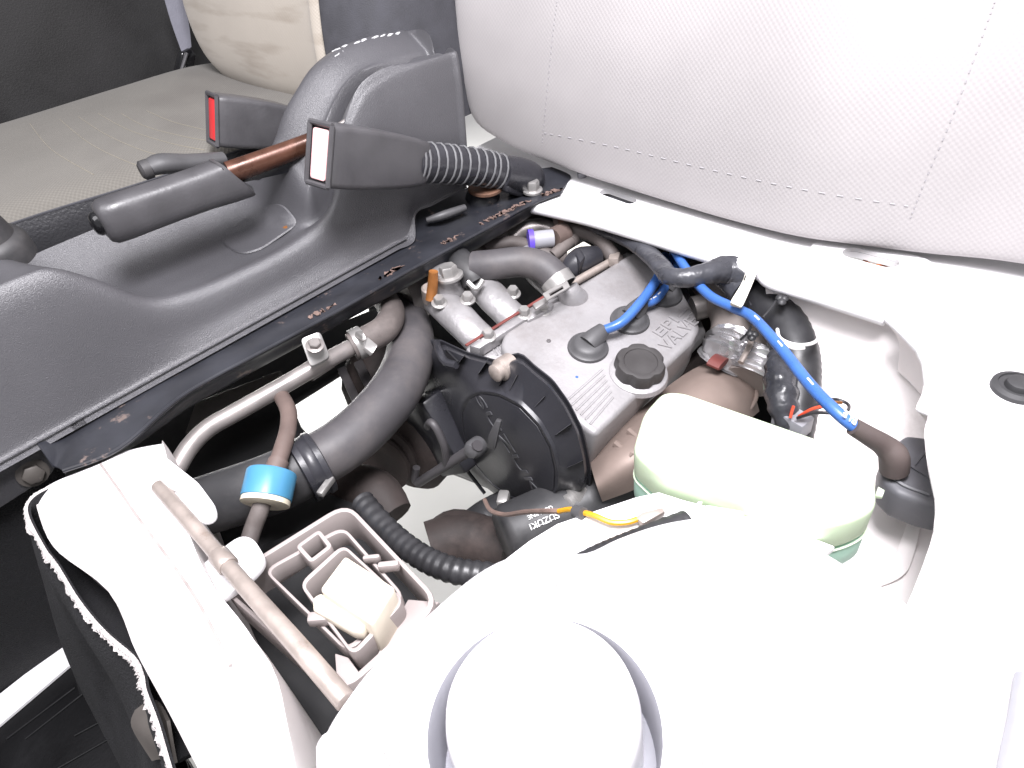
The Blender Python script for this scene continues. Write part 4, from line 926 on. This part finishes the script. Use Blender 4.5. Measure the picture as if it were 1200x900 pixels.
def cable(label, pts, r, boot=None, prints=0, boot_r=.0235):
    t = thing('ignition_cable', label, 'cable', pts[0], 'blue ignition cables')
    k = obj('lead', tube(pts, r, 14, 10), 'blue_cable', t)
    return t, k
bt = lambda t, c: None
def boot(t, c, dr, r=.0205):
    b_ = obj('boot', lathe(c-n0*.003, n0, [(0, r), (.004, r*1.02), (.006, r*.98), (.0075, r*.84), (.010, r*.78), (.0125, r*.6), (.013, r*.3)], 32), 'boot_rubber', t)
    obj('boot_elbow', tube([c+n0*.005, c+n0*.008+dr*.008, c+n0*.012+dr*.022], [.0115, .0108, .0075], 16, 4), 'boot_rubber', b_)
    obj('boot_nub', lathe(c+n0*.0125+dr*.003, n0, [(0, .0032), (.0015, .003)], 12), 'boot_rubber', b_)
cb1 = VC(689, 408); dr1 = (VC(712, 391)-cb1).normalized()
t1, k1 = cable('blue ignition cable running from the plug boot beside the oil filler cap', [cb1+n0*.012+dr1*.018, VC(728, 378, .020), VC(750, 355, .024), VC(768, 330, .02), VC(777, 312, .012), VC(779, 300, .0)], .0051)
boot(t1, cb1, dr1)
cb2 = VC(738, 376); dr2 = (VC(757, 358)-cb2).normalized()
t2, k2 = cable('blue ignition cable with white print on the middle plug boot', [cb2+n0*.012+dr2*.016, VC(768, 351, .012), VC(783, 331, .012), VC(793, 312, .008), VC(790, 296, .0)], .0048)
boot(t2, cb2, dr2)
cb3 = VC(777, 345); dr3 = (VC(790, 325)-cb3).normalized()
t3, k3 = cable('blue ignition cable rising from the plug boot beneath the taped harness', [cb3+n0*.012+dr3*.014, VC(792, 318, .014), VC(797, 304, .006), VC(796, 292, -.004)], .0048)
boot(t3, cb3, dr3)
lead = Pzs([(788, 290, -.02), (806, 318, -.018), (830, 345, -.016), (858, 360, -.012), (882, 372, -.006), (915, 408, .0), (950, 452, .004), (985, 487, .002), (1012, 508, -.008)])
t4, k4 = cable('long blue ignition cable running past the coolant tank to the black ignition coil', lead, .0047)
eb = Pzs([(1000, 500, -.002), (1020, 512, -.010), (1036, 522, -.018), (1047, 534, -.026), (1048, 550, -.04)])
obj('boot', tube(eb, [.0065, .0072, .0082, .0102, .0102], 18, 6), 'boot_brown', t4)
LS = spline(lead, 10)
for i0, word in ((74, 'CABLE'), (50, '-'), (42, '-'), (60, '-')):
    p = LS[i0]; dv = (LS[i0+2]-LS[i0-2]).normalized(); tocam = (CAM-p).normalized(); upv = V(0, 0, 1).cross(dv)
    nn_ = (V(0, 0, 1)-dv*dv.z).normalized()
    text('print', word, 'print_white', k4, p+nn_*.0045, -dv if word == 'CABLE' else dv, nn_.cross(-dv if word == 'CABLE' else dv), .010 if word == 'CABLE' else .014, .001, .022 if word == 'CABLE' else .008)
L2 = spline([cb2+n0*.012+dr2*.016, VC(768, 351, .012), VC(783, 331, .012)], 10)
for i0 in (3, 6, 9, 12):
    p = L2[i0]; dv = (L2[i0+1]-L2[i0-1]).normalized(); nn_ = (V(0, 0, 1)-dv*dv.z).normalized()
    text('print', '-', 'print_white', k2, p+nn_*.0046, dv, nn_.cross(dv), .014, .001, .005)
# extra coils of blue cable behind the harness
for i in range(3):
    t = thing('ignition_cable', ('short blue ignition cable loop touching the plug boot under the taped harness', 'blue ignition cable loop between two others in the gap behind the taped harness', 'blue ignition cable loop next to the beige exhaust elbow behind the taped harness')[i], 'cable', VC(785+i*6, 300, -.02), 'blue cables coiled behind the harness')
    obj('lead', tube([VC(776+i*8, 318, -.004), VC(786+i*7, 306, .0), VC(790+i*6, 292, -.004), VC(786+i*6, 284, -.016)], .0048, 10, 6), 'blue_cable', t)
# ignition coil at the right
ic = thing('ignition_coil', 'dark grey ignition coil block under the sill beside the coolant tank', 'ignition coil', Pz(1070, 580, -.09))
co = [(a, b-20) for a, b in ((1036, 548), (1062, 528), (1110, 534), (1130, 590), (1120, 618), (1085, 610), (1050, 597), (1034, 580))]
icb = obj('coil_body', prism([Pz(a, b, -.045) for a, b in co], (0, 0, -.03)), 'distributor_plastic', ic, bev=.005, seg=3)
obj('coil_recess', prism_holes([Pz(a, b-20, -.0435) for a, b in ((1066, 566), (1082, 546), (1120, 560), (1110, 592))], [[Pz(a, b-20, -.0435) for a, b in ((1072, 566), (1084, 551), (1112, 562), (1105, 585))]], (0, 0, -.002)), 'distributor_plastic', icb)
obj('coil_ridge', tube(Pzs([(1042, 554, -.044), (1058, 568, -.044), (1090, 580, -.044)]), .0016, 6, 5), 'distributor_plastic', icb)
for i in range(4):
    obj('coil_fin', box(Pz(1056+i*9, 584+i*3, -.060), (.002, .004, .014)), 'distributor_plastic', icb)
# foil wrapped exhaust and oxygen pipe
ex = thing('exhaust_pipe', 'beige exhaust elbow partly wrapped in crinkled aluminium foil', 'exhaust pipe', Pz(850, 410, -.14))
obj('elbow', tube(Pzs([(800, 296, -.10), (822, 316, -.09), (844, 340, -.085), (859, 364, -.085), (863, 388, -.09), (850, 420, -.11)]), [.024, .024, .025, .026, .027, .027], 22, 8), 'exhaust_shroud', ex)
obj('second_pipe', tube(Pzs([(906, 368, -.09), (899, 395, -.09), (890, 420, -.10), (876, 448, -.11)]), [.024, .025, .025, .024], 20, 6), 'exhaust_shroud', ex)
def crinkle(i): return 1+.08*math.sin(i*2.9)+.05*math.sin(i*5.3)
obj('foil_wrap', tube(Pzs([(862, 398, -.092), (858, 406, -.095), (853, 415, -.10), (848, 424, -.108)]), [.0265, .0275, .028, .027], 22, 6, rf=crinkle), 'foil', ex, disp=.0009)
obj('foil_wrap', tube(Pzs([(892, 418, -.094), (887, 428, -.098), (881, 440, -.105)]), [.026, .027, .026], 22, 7, rf=crinkle), 'foil', ex, disp=.0009)
obj('sealant_patch', tube(Pzs([(834, 421, -.085), (848, 427, -.085)]), [.010, .010], 10, 3, flat=.4), 'red_sealant', ex)
obj('pipe_stay', tube(Pzs([(882, 395, -.07), (876, 410, -.07), (868, 425, -.075)]), .003, 8, 3), 'rod_steel', ex)
# small wires and ties near the conduit
zt1 = thing('white_wire', 'thin white wire tied round the fat wiring conduit', 'wire', Pz(930, 405, -.02))
obj('wire_loop', tube(Pzs([(911, 386, -.025), (914, 396, -.02), (928, 403, -.016), (944, 404, -.02), (956, 400, -.028), (962, 390, -.036)]), .0016, 8, 8), 'wire_white', zt1)
obj('wire_loop', tube(Pzs([(911, 390, -.026), (916, 401, -.02), (930, 408, -.017), (942, 408, -.02)]), .0016, 8, 8), 'wire_white', zt1)
for lb, pts, kn_ in (('black twist tie with knotted end around the wiring conduit by the cross member', [(894, 372, -.018), (903, 362, -.015), (910, 352, -.014)], (914, 349)), ('black twist tie with knotted end on the foil wrapped pipe', [(868, 398, -.05), (876, 390, -.05), (880, 383, -.05)], (879, 391))):
    t = thing('twist_tie', lb, 'twist tie', Pz(*pts[0]), 'black twist ties')
    obj('tie_wire', tube(Pzs(pts), .0012, 8, 5), 'loom_black', t)
    for a, b in ((0, 0), (5, 1), (2, 5)):
        obj('knot', lathe(Pz(kn_[0]+a, kn_[1]+b, -.012 if kn_[1] < 360 else -.048)-V(0, 0, .003), (0, 0, 1), [(0, .001), (.001, .003), (.003, .0042), (.005, .003), (.006, .001)], 10), 'loom_black', t)
gh = thing('washer_hose', 'pale green hose beside the fat conduit behind the coolant tank', 'hose', Pz(915, 480, -.09))
obj('hose', tube(Pzs([(903, 448, -.075), (906, 466, -.075), (914, 482, -.078), (928, 500, -.085)]), .007, 12, 6), 'green_hose', gh)
pg = thing('wire_plug', 'pale plug with orange red and black wires behind the coolant tank', 'wire plug', Pz(930, 495, -.09))
obj('plug_body', box(Pz(928, 494, -.075), (.030, .018, .02), Matrix.Rotation(-.15, 3, 'Z')), 'grey_plastic', pg, bev=.002)
for m_, pts in (('wire_red', [(926, 490, -.062), (928, 482, -.058), (930, 476, -.056)]), ('wire_red', [(936, 488, -.06), (950, 480, -.05), (964, 476, -.045)]), ('loom_black', [(934, 490, -.06), (955, 484, -.05), (975, 484, -.046), (992, 482, -.05), (994, 474, -.055), (980, 468, -.055), (966, 470, -.05), (950, 480, -.05)]), ('orange_rust', [(960, 478, -.05), (975, 472, -.05), (986, 472, -.054)])):
    obj('wire', tube(Pzs(pts), .0014, 8, 6), m_, pg)
yw = thing('yellow_wire', 'thin yellow wire with brown sleeves clipped along the white flange', 'wire', Pz(700, 605, -.01))
obj('wire', tube(Pzs([(655, 599, -.03), (668, 597, -.02), (680, 600, -.012), (696, 604, -.006), (716, 612, -.006), (735, 612, -.006), (748, 608, -.006)]), .0020, 8, 8), 'wire_yellow', yw)
obj('sleeve', tube(Pzs([(568, 586, -.16), (575, 598, -.14), (592, 603, -.12), (615, 600, -.08), (640, 599, -.04), (656, 599, -.03)]), .0022, 8, 8), 'wire_brown', yw)
obj('sleeve', tube(Pzs([(674, 599, -.013), (684, 602, -.009)]), .0045, 10, 2), 'boot_rubber', yw)
obj('terminal', prism(Pzs([(744, 606, -.004), (752, 600, -.004), (776, 594, -.004), (780, 599, -.004), (754, 613, -.004)]), (0, 0, -.005)), 'rod_steel', yw, bev=.001)
# corrugated tubes
def conduit(label, pts, r, sub=14):
    t = thing('corrugated_tube', label, 'conduit', Pz(*pts[0]), 'black corrugated tubes')
    obj('tube', tube(Pzs(pts), r, 18, sub, rf=lambda i: 1+((.10 if r > .0088 else .03) if i % 4 < 2 else 0)), 'loom_black', t)
conduit('black corrugated tube sweeping between the fuse box and the wheel housing', [(425, 588, -.06), (455, 622, -.06), (490, 650, -.055), (530, 668, -.05), (580, 676, -.05), (640, 690, -.05)], .0090, 18)
conduit('black corrugated tube wedged between white flange and wheel housing', [(650, 682, -.006), (700, 655, -.004), (745, 636, -.005), (805, 613, -.009)], .0086, 22)

# ================================================================ COOLANT TANK
tk = thing('coolant_tank', 'translucent cream plastic coolant tank with green fluid showing at its base', 'tank', Pz(890, 560, -.05))
to_ = [Pz(a, b, .004) for a, b in ((741, 526), (754, 482), (776, 457), (800, 457), (1006, 528), (1027, 548), (1029, 592), (1004, 606), (966, 615), (945, 609), (905, 594), (770, 552))]
to_ = rround(to_, .008, 4)
obj('tank_body', prism([p+V(0, 0, 0) for p in to_], (0, 0, -.032)), 'tank_plastic', tk, bev=.007, seg=4, bang=40)
obj('fluid_section', prism([p+V(0, 0, -.0322) for p in to_], (0, 0, -.024)), 'coolant_plastic', tk, bev=.004, seg=3, bang=40)
obj('moulding_seam', tube([p+V(0, 0, -.032) for p in to_], .0008, 6, 1, closed=True), 'tank_plastic', tk)
obj('tank_nub', lathe(Pz(1027, 577, -.008), (1, .2, 0), [(0, .004), (.004, .003)], 12), 'tank_plastic', tk)
obj('tank_foot', prism(Pzs([(826, 590, -.005), (872, 598, -.005), (872, 622, -.005), (826, 618, -.005)]), (0, 0, -.02)), 'tank_plastic', tk, bev=.002)
obj('strap', prism(Pzs([(818, 588, -.004), (823, 588, -.004), (815, 612, -.004), (810, 610, -.004)]), (0, 0, -.006)), 'tag_white', tk)

# ================================================================ FUSE BOX
fx = thing('fuse_box', 'open beige plastic fuse box holding a pale relay between rod and wheel housing', 'fuse box', Pz(400, 700, -.09))
oc_ = Pzs([(252, 684, -.02), (406, 588, -.02), (518, 706, -.02), (400, 815, -.02)])
obj('outer_wall', ring_wall(oc_, .0035, .034, .016), 'fuse_plastic', fx, bev=.0006)
ic_ = Pzs([(306, 672, -.026), (400, 617, -.026), (440, 655, -.026), (425, 690, -.026), (420, 770, -.026), (408, 772, -.026)])
sh = Pzs([(308, 668, -.024), (402, 616, -.024), (476, 700, -.024), (408, 766, -.024)])
obj('inner_wall', ring_wall(sh, .0028, .016, .010), 'fuse_plastic', fx, bev=.0005)
rh = Pzs([(350, 684, -.018), (402, 637, -.018), (475, 704, -.018), (414, 770, -.018)])
rhd = obj('relay_holder', ring_wall(rh, .0028, .022, .008), 'fuse_plastic', fx, bev=.0005)
for a in ((349, 634), (352, 650)):
    pass
uc = Pzs([(346, 640, -.014), (374, 620, -.014), (390, 640, -.014), (364, 660, -.014)])
obj('clip', ring_wall(uc, .003, .016, .004), 'fuse_plastic', fx, bev=.0005)
for q, sz, rz in (((456, 664), (0.0050, 0.0149, 0.0087), -.75), ((376, 725), (0.0074, 0.0161, 0.0087), -.75), ((436, 655), (0.0037, 0.0124, 0.0074), -.75)):
    obj('latch', box(Pz(*q, -.02), sz, Matrix.Rotation(rz, 3, 'Z')), 'fuse_plastic', fx, bev=.002)
obj('front_web', prism(Pzs([(392, 765, -.03), (408, 770, -.03), (430, 800, -.03), (395, 806, -.03)]), (0, 0, -.03)), 'fuse_plastic', fx, bev=.001)
obj('corner_web', prism(Pzs([(478, 702, -.034), (515, 705, -.034), (470, 750, -.034), (440, 770, -.034)]), (0, 0, -.006)), 'fuse_plastic', fx, bev=.001)
rl = thing('relay', 'pale yellowish relay seated in the beige fuse box', 'relay', Pz(415, 700, -.05))
obj('relay_case', prism(Pzs([(404, 650, -.004), (463, 688, -.004), (436, 732, -.004), (374, 690, -.004)]), (.002, -.002, -.034)), 'relay_white', rl, bev=.0025, seg=3)
obj('relay_lid', prism(Pzs([(366, 700, -.012), (376, 694, -.012), (430, 728, -.012), (424, 742, -.012), (412, 740, -.012), (366, 714, -.012)]), (0, 0, -.010)), 'relay_white', rl, bev=.002)

# ================================================================ PROP ROD
pr = thing('prop_rod', 'dull steel prop rod lying across the front of the bay beside the fuse box', 'prop rod', Pz(300, 690, 0))
obj('rod', tube(Pzs([(186, 570, .004), (235, 626, .008), (290, 690, .010), (350, 758, .010), (405, 822, .006)]), [.0054, .0054, .0056, .0058, .0060], 18, 6), 'rod_steel', pr)
q1 = Pz(262, 657, .009); qd = (Pz(290, 690, .010)-Pz(235, 626, .008)).normalized()
obj('rod_clip', lathe(q1-qd*.008, qd, [(0, .0062), (.001, .0070), (.015, .0070), (.016, .0062)], 20), 'rod_steel', pr)
obj('rod_foot', prism(Pzs([(388, 812, .0), (402, 800, .0), (416, 822, .0), (398, 836, .0)]), (0, 0, -.01)), 'fuse_plastic', pr, bev=.002)
obj('purple_clip', prism(Pzs([(262, 660, .002), (270, 652, .002), (288, 672, .002), (284, 680, .002)]), (0, 0, -.006)), 'black_plastic', pr, bev=.001)
# tiny dry leaf on the console
obj('leaf_fragment', prism([on_console(*q, .0015) for q in ((330, 269), (338, 264), (341, 266), (334, 271))], (.0006, 0, .0006)), 'orange_rust', label='tiny orange dry leaf fragment lying on the console', cat='leaf')
